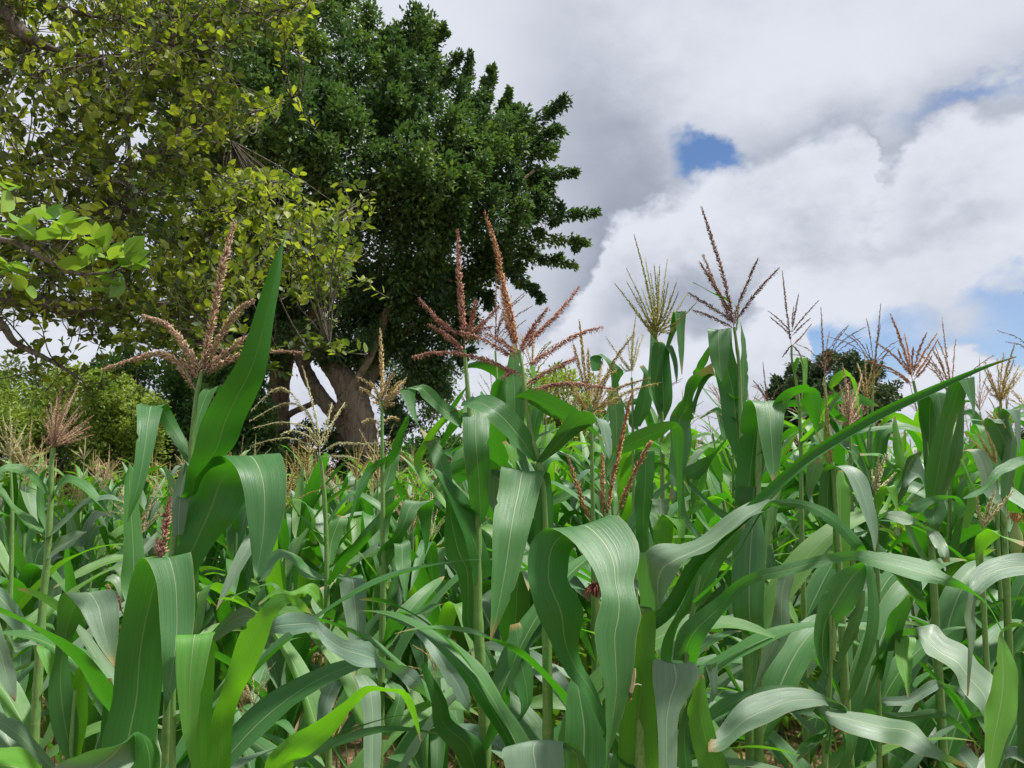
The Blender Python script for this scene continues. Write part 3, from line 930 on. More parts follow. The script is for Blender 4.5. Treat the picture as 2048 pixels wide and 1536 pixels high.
    # twigs that break the outline, then the filling
    tips = [(622, 25, 4.6), (600, 40, 4.6), (470, 145, 4.6), (585, 192, 4.6), (510, 215, 4.6), (740, 385, 5), (735, 455, 5), (700, 430, 5), (660, 440, 5), (735, 560, 5.2), (690, 545, 5.2), (600, 350, 4.8), (560, 350, 4.8),
            (665, 690, 4.5), (640, 680, 4.5), (600, 690, 4.5), (560, 700, 4.5), (620, 705, 4.5), (540, 730, 4.5), (570, 745, 4.5), (420, 700, 4.7), (380, 720, 4.7), (450, 680, 4.7), (350, 700, 4.8), (400, 670, 4.8), (300, 715, 4.8), (270, 730, 4.8), (100, 720, 4.7), (150, 700, 4.7), (60, 690, 4.7), (170, 745, 4.7), (250, 690, 4.8), (300, 690, 4.8), (210, 720, 4.7), (480, 700, 4.6), (330, 720, 4.8), (90, 660, 4.7)]
    n_tw = 0
    cand = [(x, y, d, True) for x, y, d in tips]
    while len(cand) < 1650:
        p = (rng.uniform(-120, 745), rng.uniform(-110, 700))
        if in_poly(p, poly) and not (rng.uniform() < 0.35 and 150 < p[1] < 460 and p[0] < 140):
            cand.append((*p, float(np.clip(rng.normal(5.2, 0.75), 4.0, 7.2)), False))
    for x, y, d, fixed in cand:
        tip = at(x, y, d)
        ds = np.linalg.norm(skel - tip, axis=1)
        j = int(ds.argmin())
        foot = skel[j]
        v = tip - foot
        ln = np.linalg.norm(v)
        out = unit(v + np.array([0.12, 0, 0.10])) if ln > 0.05 else unit(rng.normal(0, 1, 3))
        lt = rng.uniform(0.22, 0.38)
        a = tip - unit(out + rng.normal(0, 0.25, 3)) * lt
        if ln > 0.15:
            twig(foot, a, min(0.008, 0.0035 + 0.003 * ln))
        twig(a, tip, 0.004)
        dress(a, tip, int(rng.integers(9, 15)), 0.067 if d > 4.4 else 0.062)
    # the two clusters of large fresh leaves hanging close to the camera
    def cluster(spots, d, L):
        for x, y in spots:
            tip = at(x, y, d + rng.uniform(-0.06, 0.06))
            j = int(np.linalg.norm(skel - tip, axis=1).argmin())
            twig(skel[j], tip, 0.002)
            for q in range(rng.integers(2, 4)):
                dr = unit(rng.normal(0, 1, 3) * np.array([0.8, 0.6, 0.5]) + np.array([0, -0.3, 0.35]))
                leaves.append((tip, dr, L * rng.uniform(0.75, 1.15), True, rng.uniform(0, 1)))
    cluster([(60, 450), (95, 440), (130, 450), (150, 465), (110, 475), (70, 480), (45, 470)], 2.2, 0.085)
    cluster([(185, 505), (205, 495), (220, 520), (240, 530), (265, 525), (245, 555), (230, 575), (175, 530), (250, 510)], 2.2, 0.078)
    cluster([(5, 365), (20, 385), (40, 375), (2, 400)], 2.3, 0.085)
    cluster([(60, 545), (50, 580), (20, 540)], 2.4, 0.075)

    n = len(leaves)
    base = np.array([l[0] for l in leaves])
    d = np.array([l[1] for l in leaves])
    Ls = np.array([l[2] for l in leaves])
    grn = np.array([l[3] for l in leaves])
    d, s, nn = leaf_frames(d, 0.75, 0.55)
    rnd = np.array([l[4] for l in leaves])
    px = Ls / base[:, 1] - np.where((base[:, 0] / base[:, 1] < -0.68) | (base[:, 0] / base[:, 1] > 0.5), 1, 0)
    order = np.argsort(-px)
    single, rest = order[:300], order[300:]
    plain = mesh('leaf', tv, tf, np.stack([np.full(len(tv), 0.2), tv[:, 0]], 1), [NEAR_LEAF])
    young = mesh('leaf', tv, tf, np.stack([np.full(len(tv), 0.2), tv[:, 0]], 1), [NEAR_LEAF_G])
    for i in single:
        o = ob('leaf', young if grn[i] else plain, root)
        M = np.eye(4)
        M[:3, 0], M[:3, 1], M[:3, 2], M[:3, 3] = d[i] * Ls[i], s[i] * Ls[i], nn[i] * Ls[i], base[i]
        o.matrix_world = Matrix(M.tolist())
    acc = Acc()
    acc.add(*place_template(tv, tf, base[rest], d[rest], s[rest], nn[rest], Ls[rest], rnd[rest]))
    ob('crown', acc.build('crown', [NEAR_LEAF]), root, kind='stuff')
    ob('twigs', twigs.build('twigs', [BARK_GREY]), root, kind='stuff')


near_tree()


# ------------------------------------------------------------------ maize: building blocks
def spike(acc, P, dense, L, wd, spread, hang=0.0, per=3):
    """Tassel branch along the world points P, set with spikelets."""
    P = np.asarray(P, float)
    seg = np.linalg.norm(np.diff(P, axis=0), axis=1).sum()
    n = max(6, int(seg / dense))
    S = catmull(P, n)
    V, F, U = tube(S[::max(1, n // 14)], np.full(len(S[::max(1, n // 14)]), 0.0011), 4)
    acc.add(V, F, np.full((len(V), 2), 0.35))
    T, A, B = frames(S)
    m_ = n * per
    idx = np.repeat(np.arange(n), per)
    keep = (idx / n > rng.uniform(0.02, 0.12)) & (rng.uniform(0, 1, m_) < 0.9)
    idx = idx[keep]
    m_ = len(idx)
    th = rng.uniform(0, 2 * math.pi, m_)
    rad = np.cos(th)[:, None] * A[idx] + np.sin(th)[:, None] * B[idx]
    tt = idx / n
    taper = np.clip(1.15 - 0.75 * tt ** 2.5, 0.3, 1) * np.clip(0.5 + tt * 5, 0.5, 1)
    d = unit(T[idx] * rng.uniform(0.6, 1.1, m_)[:, None] + rad * spread * rng.uniform(0.5, 1.2, m_)[:, None] + np.array([0, 0, -1.0]) * (hang * rng.uniform(0, 1.4, m_))[:, None])
    base = S[idx] + rad * (0.0012 * taper)[:, None]
    if hang >= 0.3:                    # anthers dangling from the spent florets
        k = rng.uniform(0, 1, m_) < 0.55
        q = int(k.sum())
        ad = unit(np.array([0, 0, -1.0]) + rng.normal(0, 0.45, (q, 3)))
        acc.add(*octas(base[k] + rad[k] * 0.004, ad, rng.uniform(0.005, 0.010, q), rng.uniform(0.0006, 0.0010, q), rng.uniform(0.3, 0.7, q), tt[k]))
    acc.add(*octas(base, d, L * taper * rng.uniform(0.7, 1.25, m_), wd * taper * rng.uniform(0.75, 1.25, m_), rng.uniform(0, 1, m_), tt))


def stalk_mesh(S, nodes=0.17):
    """S (n,4): centre line with radius, top to bottom; swollen at the nodes."""
    P, R = S[:, :3], S[:, 3].copy()
    z = P[:, 2]
    ph = (z / nodes) % 1.0
    R = R * (1 + 0.16 * np.exp(-((ph - 0.5) / 0.07) ** 2))
    V, F, U = tube(P, R, 9, 0, 12)
    return mesh('stalk', V, F, U, [STALK])


def proc_leaf(z0, phi, L, W, th0, th1, power=1.4, drift=0.0, roll=0.0, n=16, across=5, base_xy=(0, 0), kink=None, seed=0):
    s = np.linspace(0, 1, n)
    th = th0 + (th1 - th0) * s ** power
    if kink:
        th = th + kink[1] / (1 + np.exp(-(s - kink[0]) * 26))
    ph = phi + drift * s ** 1.5
    ds = L / (n - 1)
    step = np.stack([np.sin(th) * np.cos(ph), np.sin(th) * np.sin(ph), np.cos(th)], 1) * ds
    C = np.array([base_xy[0], base_xy[1], z0]) + np.vstack([[0, 0, 0], np.cumsum(step, 0)[:-1]])
    T = unit(np.gradient(C, axis=0))
    side = np.stack([-np.sin(ph), np.cos(ph), np.zeros(n)], 1)
    nn = np.cross(T, side)
    rl = roll * s
    side = side * np.cos(rl)[:, None] + nn * np.sin(rl)[:, None]
    wdt = W * np.clip(0.30 + 4.5 * s, 0, 1) * np.clip(1 - s ** 2.4, 0, 1) ** 0.85
    return ribbon(C - side * wdt[:, None] / 2, C + side * wdt[:, None] / 2, across, 0.16, 0.05, seed)


def add_tassel_local(acc, top, nb, length, spread_ang, fine):
    x, y, z = top
    lean = rng.normal(0, 0.10, 2)
    spike(acc, [(x, y, z), (x + lean[0] * length * .5, y + lean[1] * length * .5, z + length * 0.5), (x + lean[0] * length, y + lean[1] * length, z + length)], fine * 0.8, 0.012, 0.0026, 0.42, 0.1, 3)
    for i in range(nb):
        ph = rng.uniform(0, 6.28)
        a = spread_ang * rng.uniform(0.45, 1.2)
        ln = length * rng.uniform(0.5, 0.78)
        z1 = z + rng.uniform(0, 0.09)
        dr = np.array([math.cos(ph) * math.sin(a), math.sin(ph) * math.sin(a), math.cos(a)])
        p0 = np.array([x, y, z1])
        p2 = p0 + dr * ln + np.array([0, 0, -0.10 * ln * rng.uniform(0, 1.6)])
        p1 = p0 + dr * ln * 0.5 + np.array([0, 0, 0.05 * ln])
        spike(acc, [p0, p1, p2], fine, 0.011, 0.0022, 0.40, 0.25, 2)


def prototype(seed, H, nl, tassel, leaf_mat, az0, nb=9, Lmax=0.80, wmax=0.100):
    """One whole plant at the origin as a dict of meshes."""
    global rng
    keep = rng
    rng = np.random.default_rng(1000 + seed)
    bend = rng.normal(0, 0.05, 2)
    zz = np.linspace(H, 0, 26)
    S = np.stack([bend[0] * (zz / H) ** 2, bend[1] * (zz / H) ** 2, zz, 0.0042 + 0.0075 * np.clip((H - zz) / (0.55 * H), 0, 1)], 1)
    parts = [('stalk', stalk_mesh(S))]
    for i in range(nl):
        f = (i + 0.5) / nl
        z = H * (0.14 + 0.74 * f)
        xy = np.array([np.interp(z, zz[::-1], S[::-1, 0]), np.interp(z, zz[::-1], S[::-1, 1])])
        size = 0.62 + 0.38 * math.sin(math.pi * min(1, 0.15 + f * 0.85))
        if rng.uniform() < 0.72:       # blade creased over and hanging
            kk, th1, th0 = (rng.uniform(0.34, 0.58), rng.uniform(1.4, 2.2)), rng.uniform(0.38, 0.75), rng.uniform(0.15, 0.42)
        else:
            kk, th1, th0 = None, rng.uniform(0.8, 2.4), rng.uniform(0.25, 0.55)
        V, F, U = proc_leaf(z, az0 + (i % 2) * math.pi + rng.normal(0, 0.4), Lmax * size * rng.uniform(0.8, 1.1), wmax * size * rng.uniform(0.85, 1.1), th0, th1, rng.uniform(1.1, 1.9), rng.normal(0, 0.5), rng.normal(0, 0.8), 20, 5, xy, kk, seed * 50 + i)
        parts.append(('leaf', mesh('leaf', V, F, U, [leaf_mat if not isinstance(leaf_mat, tuple) else leaf_mat[int(rng.integers(len(leaf_mat)))]])))
    if tassel:
        acc = Acc()
        add_tassel_local(acc, (S[0, 0], S[0, 1], H - 0.01), nb, rng.uniform(0.26, 0.36), rng.uniform(0.55, 0.95), 0.0075)
        parts.append(('tassel', acc.build('tassel', [TASSEL[tassel]])))
    rng = keep
    return parts


def plant_copy(parts, loc, rz, sc, label, group):
    root = ob('maize_plant', None, label=label, category='maize plant', group=group)
    root.location = loc
    root.rotation_euler = (rng.normal(0, 0.03), rng.normal(0, 0.03), rz)
    root.scale = (sc, sc, sc)
    for nm, me in parts:
        ob(nm, me, root)
    return root


def ear(parent, p, d, length=0.16, r=0.024, silk=SILK_TAN, tuft=0.05):
    """Cob in its husk with a silk tuft, at world point p pointing along d."""
    d = unit(np.asarray(d, float))
    t = np.linspace(0, 1, 10)
    S = np.asarray(p)[None] + d[None] * (t * length)[:, None]
    R = r * np.array([0.45, 0.75, 0.95, 1.0, 1.0, 0.94, 0.82, 0.62, 0.42, 0.22])
    V, F, U = tube(S, R, 12, bump=0.02)
    e = ob('ear', mesh('ear', V, F, U, [HUSK]), parent)
    acc = Acc()
    tip = S[-1]
    for i in range(70):
        a = unit(d + rng.normal(0, 0.35, 3))
        q = [tip - d * 0.01, tip + a * tuft * 0.5, tip + a * tuft * 0.8 + np.array([0, 0, -tuft * rng.uniform(0.1, 0.9)])]
        V, F, U = tube(catmull(np.array(q), 5), np.linspace(0.0011, 0.0006, 5), 3)
        U[:, 0] = rng.uniform(0, 1)
        acc.add(V, F, U)
    ob('silk', acc.build('silk', [silk]), e, kind='stuff')


# ------------------------------------------------------------------ the maize beyond the first plants
def field():
    def families(mat_set, off, wid):
        protos_l = [prototype(off + i, H, nl, ts, mat_set, az, nb, 0.82, wid) for i, (H, nl, ts, az, nb) in enumerate([
            (1.42, 11, 'gold', 0.2, 9), (1.34, 11, 'pink', 1.4, 14), (1.50, 12, 'pale', 2.2, 8), (1.40, 11, 'olive', 2.9, 10), (1.46, 11, None, 0.9, 0), (1.30, 11, None, 1.9, 0)])]
        protos_r = [prototype(off + 20 + i, H, nl, ts, mat_set, az, nb, 0.82, wid) for i, (H, nl, ts, az, nb) in enumerate([
            (1.74, 12, 'olive', 0.4, 10), (1.84, 12, 'dark', 1.2, 9), (1.68, 12, 'gold', 2.0, 8), (1.78, 12, 'pink', 2.8, 12), (1.72, 12, None, 0.1, 0), (1.62, 12, None, 1.5, 0)])]
        return protos_l, protos_r
    close = families((LEAF, LEAF, LEAF, LEAF_G, LEAF_F), 0, 0.118)
    back = families((LEAF_F, LEAF_F, LEAF, LEAF_G), 40, 0.104)
    spots = []
    for row in np.arange(1.9, 13.0, 0.60):
        for x in np.arange(-9.5, 9.5, 0.42):
            px, py = x + rng.normal(0, 0.10), row + rng.normal(0, 0.10)
            if abs(px) > 0.70 * py + 0.25 or py < 1.85:
                continue
            if py < 3.1 and rng.uniform() < 0.35:
                continue
            if py > 11.6 and px < 1.0:
                continue
            if any((px - q[0]) ** 2 + (py - q[1]) ** 2 < 0.05 for q in HERO_FEET):
                continue
            spots.append((px, py))
    spots.sort(key=lambda q: q[1])
    near, rest = spots[:262], spots[262:]
    kinds_l = ['gold', 'pink', 'pale', 'olive', None, None]
    kinds_r = ['olive', 'dark', 'gold', 'pink', None, None]
    words = {'gold': 'golden-tasselled', 'pink': 'pinkish-tasselled', 'pale': 'pale-yellow-tasselled', 'olive': 'tawny-tasselled', 'dark': 'dark-brown-tasselled', None: 'untasselled'}
    zones = [(-0.45, 'below the yellow-green shrubs'), (-0.28, 'below the brown stem'), (-0.10, 'below the pale forked trunk'), (0.12, 'behind the wide red tassel'), (0.32, 'left of the lone tree'), (0.47, 'below the lone tree'), (9, 'by the right border')]
    rows = [(3.4, 'row next behind'), (4.8, 'second row'), (6.6, 'middle rows'), (8.8, 'far middle rows'), (99, 'farthest rows')]
    made = {}
    for x, y in near:
        right = x / y > -0.06 and rng.uniform() < 0.85
        i = int(rng.integers(6))
        zt = next(t for lim, t in zones if x / y < lim)
        rt = next(t for lim, t in rows if y < lim)
        sc = rng.uniform(0.90, 1.08) * (0.66 if y < 2.6 else (1.06 if right else 0.86) if y < 3.4 else 1.13 if right else 1.03)
        label = '%s maize plant, %s, %s' % (words[(kinds_r if right else kinds_l)[i]], rt, zt)
        o = plant_copy((close if y < 4.6 else back)[int(right)][i], (x, y, -0.02), rng.uniform(0, 6.28), sc, label, 'maize plants of the rows behind')
        made.setdefault(label, []).append((x / y, o))
    nth = ['leftmost', 'second from left', 'third from left', 'fourth from left', 'fifth from left', 'sixth from left', 'seventh from left', 'eighth from left', 'ninth from left', 'tenth from left', 'eleventh from left', 'twelfth from left']
    for label, lst in made.items():
        if len(lst) > 1:
            for k, (_, o) in enumerate(sorted(lst, key=lambda q: q[0])):
                o['label'] = label + ', ' + ('rightmost' if k == len(lst) - 1 else nth[min(k, 11)])

    # past the first few hundred plants the crop reads as one mass
    def far_plant(seed):
        r = np.random.default_rng(seed)
        V, F, mi, n = [], [], [], 0
        H = r.uniform(1.30, 1.65)
        lv = []
        for i in range(7):
            v, f, u = proc_leaf(H * (0.25 + 0.62 * i / 7), r.uniform(0, 6.28), r.uniform(0.5, 0.75), 0.085, r.uniform(0.25, 0.6), r.uniform(1.3, 2.5), 1.4, 0, r.normal(0, 0.6), 6, 3, (0, 0), None, i)
            lv.append((v, f, u, 0))
        v, f, u = tube(np.array([(0, 0, 0), (0, 0, H * 0.6), (0.01, 0, H + 0.05)]), [0.012, 0.009, 0.004], 4)
        lv.append((v, f, u, 1))
        for i in range(7):
            a, ph = (0.0 if i == 0 else r.uniform(0.35, 0.95)), r.uniform(0, 6.28)
            ln = 0.32 if i == 0 else r.uniform(0.15, 0.24)
            p0 = np.array([0.01, 0, H])
            v, f, u = tube(np.array([p0, p0 + ln * .5 * np.array([math.sin(a) * math.cos(ph), math.sin(a) * math.sin(ph), math.cos(a)]), p0 + ln * np.array([math.sin(a) * math.cos(ph), math.sin(a) * math.sin(ph), math.cos(a) - 0.1])]), [0.003, 0.0055, 0.002], 4)
            lv.append((v, f, u, 2))
        return lv
    kinds = [far_plant(s) for s in range(8)]
    pts = list(rest)
    for y0, y1, dens in ((13, 24, 2.6), (24, 45, 1.3), (45, 150, 0.30)):
        area = 0.78 * (y1 ** 2 - y0 ** 2) / 2
        for _ in range(int(area * dens)):
            y = math.sqrt(rng.uniform(y0 ** 2, y1 ** 2))
            pts.append((rng.uniform(-0.06, 0.72) * y, y))
    VV, FF, UU, MI, n = [], [], [], [], 0
    for x, y in pts:
        k = kinds[rng.integers(8)]
        a, sc = rng.uniform(0, 6.28), rng.uniform(0.9, 1.15) * (1.0 + 0.12 * min(1, max(0, (y - 11) / 10)))
        c, s = math.cos(a), math.sin(a)
        rr = rng.uniform(0, 1)
        for v, f, u, m_ in (k if rr > 0.5 else k[:8]):
            q = np.stack([(v[:, 0] * c - v[:, 1] * s) * sc + x, (v[:, 0] * s + v[:, 1] * c) * sc + y, v[:, 2] * sc], 1)
            VV.append(q)
            FF.append(f + n)
            uu = u.copy()
            if m_ == 2:
                uu[:, 0] = rr
            UU.append(uu)
            MI.append(np.full(len(f), m_ if m_ < 2 else 2 + int((rr * 6) % 3)))
            n += len(v)
    me = mesh('maize_crop', np.concatenate(VV), [np.concatenate(FF)], np.concatenate(UU), [LEAF_F, STALK, TASSEL['olive'], TASSEL['gold'], TASSEL['pink']], True, np.concatenate(MI))
    ob('maize_crop', me, kind='stuff', label='distant maize crop merging into a tan-tipped green mass')

    # weeds and dry grass between the rows
    acc = Acc()
    bt = np.array([[0, -0.05, 0], [0, 0.05, 0], [0.5, -0.035, -0.03], [0.5, 0.035, -0.03], [1, 0, -0.16]])
    bf3 = np.array([[0, 2, 1], [1, 2, 3], [2, 4, 3]])
    n = 21000
    y = 1.2 + 12 * rng.uniform(0, 1, n) ** 0.75
    x = rng.uniform(-0.75, 0.75, n) * (y + 0.6)
    d = unit(np.stack([rng.normal(0, 0.5, n), rng.normal(0, 0.5, n), np.ones(n)], 1))
    s = unit(np.cross(d, rng.normal(0, 1, (n, 3))))
    acc.add(*place_template(bt, bf3, np.stack([x, y, np.full(n, -0.03)], 1), d, s, np.cross(d, s), rng.uniform(0.06, 0.22, n), rng.uniform(0, 1, n)))
    ob('grass', acc.build('grass', [GRASS]), kind='stuff', label='dry and green grass on the soil between the maize rows')
    acc = Acc()
    n = 15000
    y = 4.6 + 8 * rng.uniform(0, 1, n)
    x = rng.uniform(-0.75, 0.75, n) * (y + 0.6)
    patch = np.sin(x * 1.3 + 1) + np.sin(y * 1.1 + x * .6) > -0.4
    x, y = x[patch], y[patch]
    n = len(x)
    z = rng.uniform(0.02, 0.62, n) * np.clip((y - 3.5) / 3, 0.2, 1)
    d = unit(np.stack([rng.normal(0, 1, n), rng.normal(0, 1, n), rng.uniform(-0.1, 1.2, n)], 1))
    d, s, nn = leaf_frames(d, 0.8, 0.4)
    wide = np.array([[0, 0, 0], [0.45, -0.16, 0.05], [1, 0, -0.12], [0.45, 0.16, 0.05]])
    acc.add(*place_template(wide, KITE_F, np.stack([x, y, z], 1), d, s, nn, rng.uniform(0.10, 0.24, n), rng.uniform(0, 1, n)))
    ob('weeds', acc.build('weeds', [WEED]), kind='stuff', label='bright yellow-green weeds growing under the maize rows')


# ------------------------------------------------------------------ the individual plants of the front rows
# Frames in which the outlines below were read off the photograph: origin and scale.
S7, S5 = 700 / 2048, 560 / 2048
FR = {'F': (0, 0, 1), 'T4': (0, 400, S7), 'T5': (500, 400, S7), 'T6': (1000, 400, S7), 'T7': (1348, 500, S7),
      'C1': (0, 700, S5), 'C2': (0, 1116, S5), 'C3': (500, 800, S5), 'C4': (500, 1116, S5), 'C5': (950, 900, S5),
      'C6': (1000, 1116, S5), 'C7': (1488, 700, S5), 'C8': (1488, 1116, S5), 'C9': (1150, 700, S5)}
HERO_FEET = []
MATS = {'d': LEAF, 'y': LEAF_Y, 'g': LEAF_G, 'f': LEAF_F}


def fr(code, x, y):
    ox, oy, s = FR[code]
    return ox + x * s, oy + y * s


class Plant:
    seed = 0

    def __init__(self, label, code, stem, d, r=0.010, top_r=0.004, lean=0.0):
        """stem: points from the top of the stalk downwards; it is carried on to the ground."""
        self.d = d
        self.root = ob('maize_plant', None, label=label, category='maize plant', group='maize plants of the front rows')
        P = [at(*fr(code, *p[:2]), d + (p[2] if len(p) > 2 else 0)) for p in stem]
        last = P[-1]
        dx = (P[-1] - P[-2]) if len(P) > 1 else np.zeros(3)
        sl = np.clip(dx[0] / max(0.05, -dx[2]), -0.12, 0.12) if len(P) > 1 else 0
        z = last[2]
        while z > 0.30:
            z = max(0.0, z - 0.30)
            P.append(np.array([last[0] + sl * (last[2] - z) * 0.5, last[1] + lean * (last[2] - z), z]))
        P.append(np.array([P[-1][0], P[-1][1], -0.06]))
        P = np.array(P)
        H = P[0, 2]
        f = np.clip((H - P[:, 2]) / 0.75, 0, 1)
        self.S = catmull(np.hstack([P, (top_r + (r - top_r) * f)[:, None]]), 9 * len(P))
        ob('stalk', stalk_mesh(self.S), self.root)
        HERO_FEET.append((P[-1][0], P[-1][1]))

    def leaf(self, code, st, d=None, dd=0.02, mat='d', fold=0.09, rip=0.032, base=True, n=None, arch=0.0, turned=False):
        """st: stations (left x, y, right x, y) from collar to tip; d: depths relative to the stalk."""
        Plant.seed += 1
        k = len(st)
        d = [0, -0.1] if d is None else (d if hasattr(d, '__len__') else [d, d])
        ds = np.interp(np.linspace(0, 1, k), np.linspace(0, 1, len(d)), d) + self.d
        dq = np.interp(np.linspace(0, 1, k), np.linspace(0, 1, len(dd)), dd) if hasattr(dd, '__len__') else np.full(k, dd)
        # below eye level a blade seen across its width lies back: its upper edge is the farther one
        lay = []
        for a, b, c, e_ in st:
            (x1, y1), (x2, y2) = fr(code, a, b), fr(code, c, e_)
            dy = y2 - y1
            flat = min(1.0, 1.6 * abs(dy) / (abs(x2 - x1) + 1e-3))
            lay.append(-dy / FPX * self.d * 1.25 * flat * min(1, max(0, ((y1 + y2) / 2 - 900) / 120)))
        dq = dq * (1 - np.minimum(1, np.abs(lay) * 20)) + np.array(lay)
        L = np.array([at(*fr(code, a, b), z - q / 2) for (a, b, _, _), z, q in zip(st, ds, dq)])
        R = np.array([at(*fr(code, c, e), z + q / 2) for (_, _, c, e), z, q in zip(st, ds, dq)])
        c0 = (L[0] + R[0]) / 2
        if True:
            dist = np.linalg.norm(self.S[:, :3] - c0, axis=1)
            j = int(dist.argmin())
            gap = dist[j]
            if 0.03 < gap < (0.7 if base else 0.24):
                z = max(0.05, c0[2] - 0.7 * gap - 0.03)
                j = int(np.abs(self.S[:, 2] - z).argmin())
                b = self.S[j, :3]
                wv = unit(R[0] - L[0]) * 0.016
                mid = (b + c0) / 2 + np.array([0, 0, -0.02])
                hw = np.linalg.norm(R[0] - L[0]) / 2
                L = np.vstack([[b - wv], [mid - unit(R[0] - L[0]) * (0.016 + hw) / 2], L])
                R = np.vstack([[b + wv], [mid + unit(R[0] - (L[2])) * (0.016 + hw) / 2], R])
        q = catmull(np.hstack([L, R]), n or min(64, 5 * len(L) + 4))
        nz_ = np.cross(np.gradient((q[:, :3] + q[:, 3:]) / 2, axis=0), q[:, 3:] - q[:, :3])[:, 2].sum()
        if (nz_ < 0) != turned:                      # the upper side of the blade looks up
            q = np.hstack([q[:, 3:], q[:, :3]])
        V, F, U = ribbon(q[:, :3], q[:, 3:], 9, fold, rip, Plant.seed, arch, int(rng.integers(0, 4)))
        ob('leaf', mesh('leaf', V, F, U, [MATS[mat]]), self.root)

    def clothe(self, n=5, zmax=1.05):
        """Lower blades, mostly hidden, that hang back and to the sides."""
        top = self.S[0, 2]
        for i in range(n):
            z = top * (0.22 + 0.40 * (i + rng.uniform(0, 0.6)) / n)
            phi = rng.uniform(-0.35, 0.5) + (math.pi * (i % 2)) + (0.35 if i % 2 == 0 else -0.35)
            self.grow(min(z, zmax), phi, rng.uniform(0.55, 0.8), rng.uniform(0.075, 0.1), rng.uniform(0.35, 0.6), rng.uniform(1.5, 2.4), 'dgdf'[int(rng.integers(4))], roll=rng.normal(0, 0.5), drift=rng.normal(0, 0.3))

    def grow(self, z, phi, L, W, th0, th1, mat='d', **kw):
        """A blade that the photograph hides for the most part."""
        Plant.seed += 1
        j = int(np.abs(self.S[:, 2] - z).argmin())
        V, F, U = proc_leaf(self.S[j, 2], phi, L, W, th0, th1, n=24, across=7, base_xy=self.S[j, :2], seed=Plant.seed, **kw)
        ob('leaf', mesh('leaf', V, F, U, [MATS[mat]]), self.root)

    def tassel(self, code, branches, mat, fat=1.0, dense=0.0042, per=3, hang=0.3, spread=0.45, dz=0.05, fat0=1.35, main=None):
        """branches: lists of points, the main spike first."""
        top = None
        for i, b in enumerate(branches):
            k = len(b)
            off = 0.0 if i == 0 else rng.uniform(-dz, dz)
            P = [at(*fr(code, x, y), self.d + off * (j / max(1, k - 1)) ** 1.3) for j, (x, y) in enumerate(b)]
            if k == 2:
                P.insert(1, (P[0] + P[1]) / 2 + np.array([0, 0, 0.02 * np.linalg.norm(P[1] - P[0])]))
            f = fat * (fat0 if i == 0 else 1.0)
            acc = Acc()
            spike(acc, P, dense * 0.8, 0.0098 * (0.7 + 0.3 * f), 0.0016 * f ** 0.5, spread * f, hang if i else hang * 0.4, per + 1 + (1 if i == 0 else 0))
            nm = 'tassel' if top is None else 'tassel_branch'
            o = ob(nm, acc.build(nm, [TASSEL[main if (main and i < 2) else mat]]), self.root if top is None else top)
            top = top or o

    def rays(self, code, base, tips, mat, fat=0.8, bend=0.06, **kw):
        br = []
        for i, (x, y) in enumerate(tips):
            t = 0.5
            mx, my = base[0] + (x - base[0]) * t, base[1] + (y - base[1]) * t
            sgn = 1 if x > base[0] else -1
            ln = math.hypot(x - base[0], y - base[1])
            mx, my = mx - sgn * bend * ln * 0.4, my - bend * ln
            f0 = 0.04 + 0.22 * rng.uniform() if i else 0.0
            c = tips[0]
            b0 = (base[0] + (c[0] - base[0]) * f0 * 0.7, base[1] + (c[1] - base[1]) * f0 * 0.7)
            br.append([b0, (mx, my), (x, y)])
        self.tassel(code, br, mat, fat, **kw)


# A: tall plant at the left with the drooping pink tassel
A = Plant('tall maize plant with big drooping pink tassel and one blade pointing straight up', 'F', [(403, 745), (392, 800), (383, 891), (379, 935), (350, 1066), (342, 1200), (338, 1400)], 1.6, 0.011)
A.leaf('T4', [(1090, 1600, 1200, 1600), (1130, 1480, 1370, 1440), (1180, 1300, 1435, 1290), (1255, 1150, 1505, 1130), (1375, 960, 1562, 970), (1480, 700, 1603, 720), (1545, 500, 1632, 510), (1605, 350, 1648, 350), (1662, 212, 1663, 214)], [-0.02, -0.12], 0.05, fold=0.12)
A.leaf('C1', [(1380, 850, 1395, 800), (1300, 720, 1370, 680), (1210, 590, 1310, 560), (1120, 440, 1245, 430), (1005, 398, 1215, 396), (1003, 480, 1180, 470), (1000, 600, 1150, 600), (985, 800, 1110, 790), (960, 1000, 1055, 1000), (940, 1150, 985, 1150), (930, 1260, 932, 1260)], [0, 0.02, 0.0, -0.06, -0.10, -0.12, -0.13])
A.leaf('F', [(350, 1108, 408, 1118), (362, 1060, 440, 1072), (378, 1000, 474, 1035), (380, 955, 505, 975), (405, 925, 530, 930), (437, 907, 556, 902), (468, 932, 571, 938), (486, 975, 572, 1000), (497, 1055, 556, 1073), (505, 1130, 525, 1145), (511, 1160, 512, 1160)], [0, 0.01, 0.02, 0.0, -0.07, -0.11, -0.13, -0.15], 0.02)
A.leaf('F', [(243, 1180, 300, 1185), (246, 1110, 290, 1115), (247, 1050, 283, 1050), (250, 960, 270, 965), (257, 925, 263, 930), (234, 915, 236, 916)], [0.06, 0.1], 0.03)
A.leaf('C1', [(1385, 800, 1400, 800), (1400, 600, 1450, 600), (1430, 420, 1530, 400), (1475, 300, 1600, 262), (1560, 290, 1640, 300), (1600, 350, 1630, 380)], [0.02, 0.1], 0.02, 'd')
A.leaf('C1', [(1270, 1360, 1340, 1350), (1250, 1200, 1370, 1200), (1262, 1050, 1385, 1040), (1320, 880, 1392, 860), (1360, 820, 1385, 810)], [-0.02, 0.0], 0.01, 'g', arch=0.15)
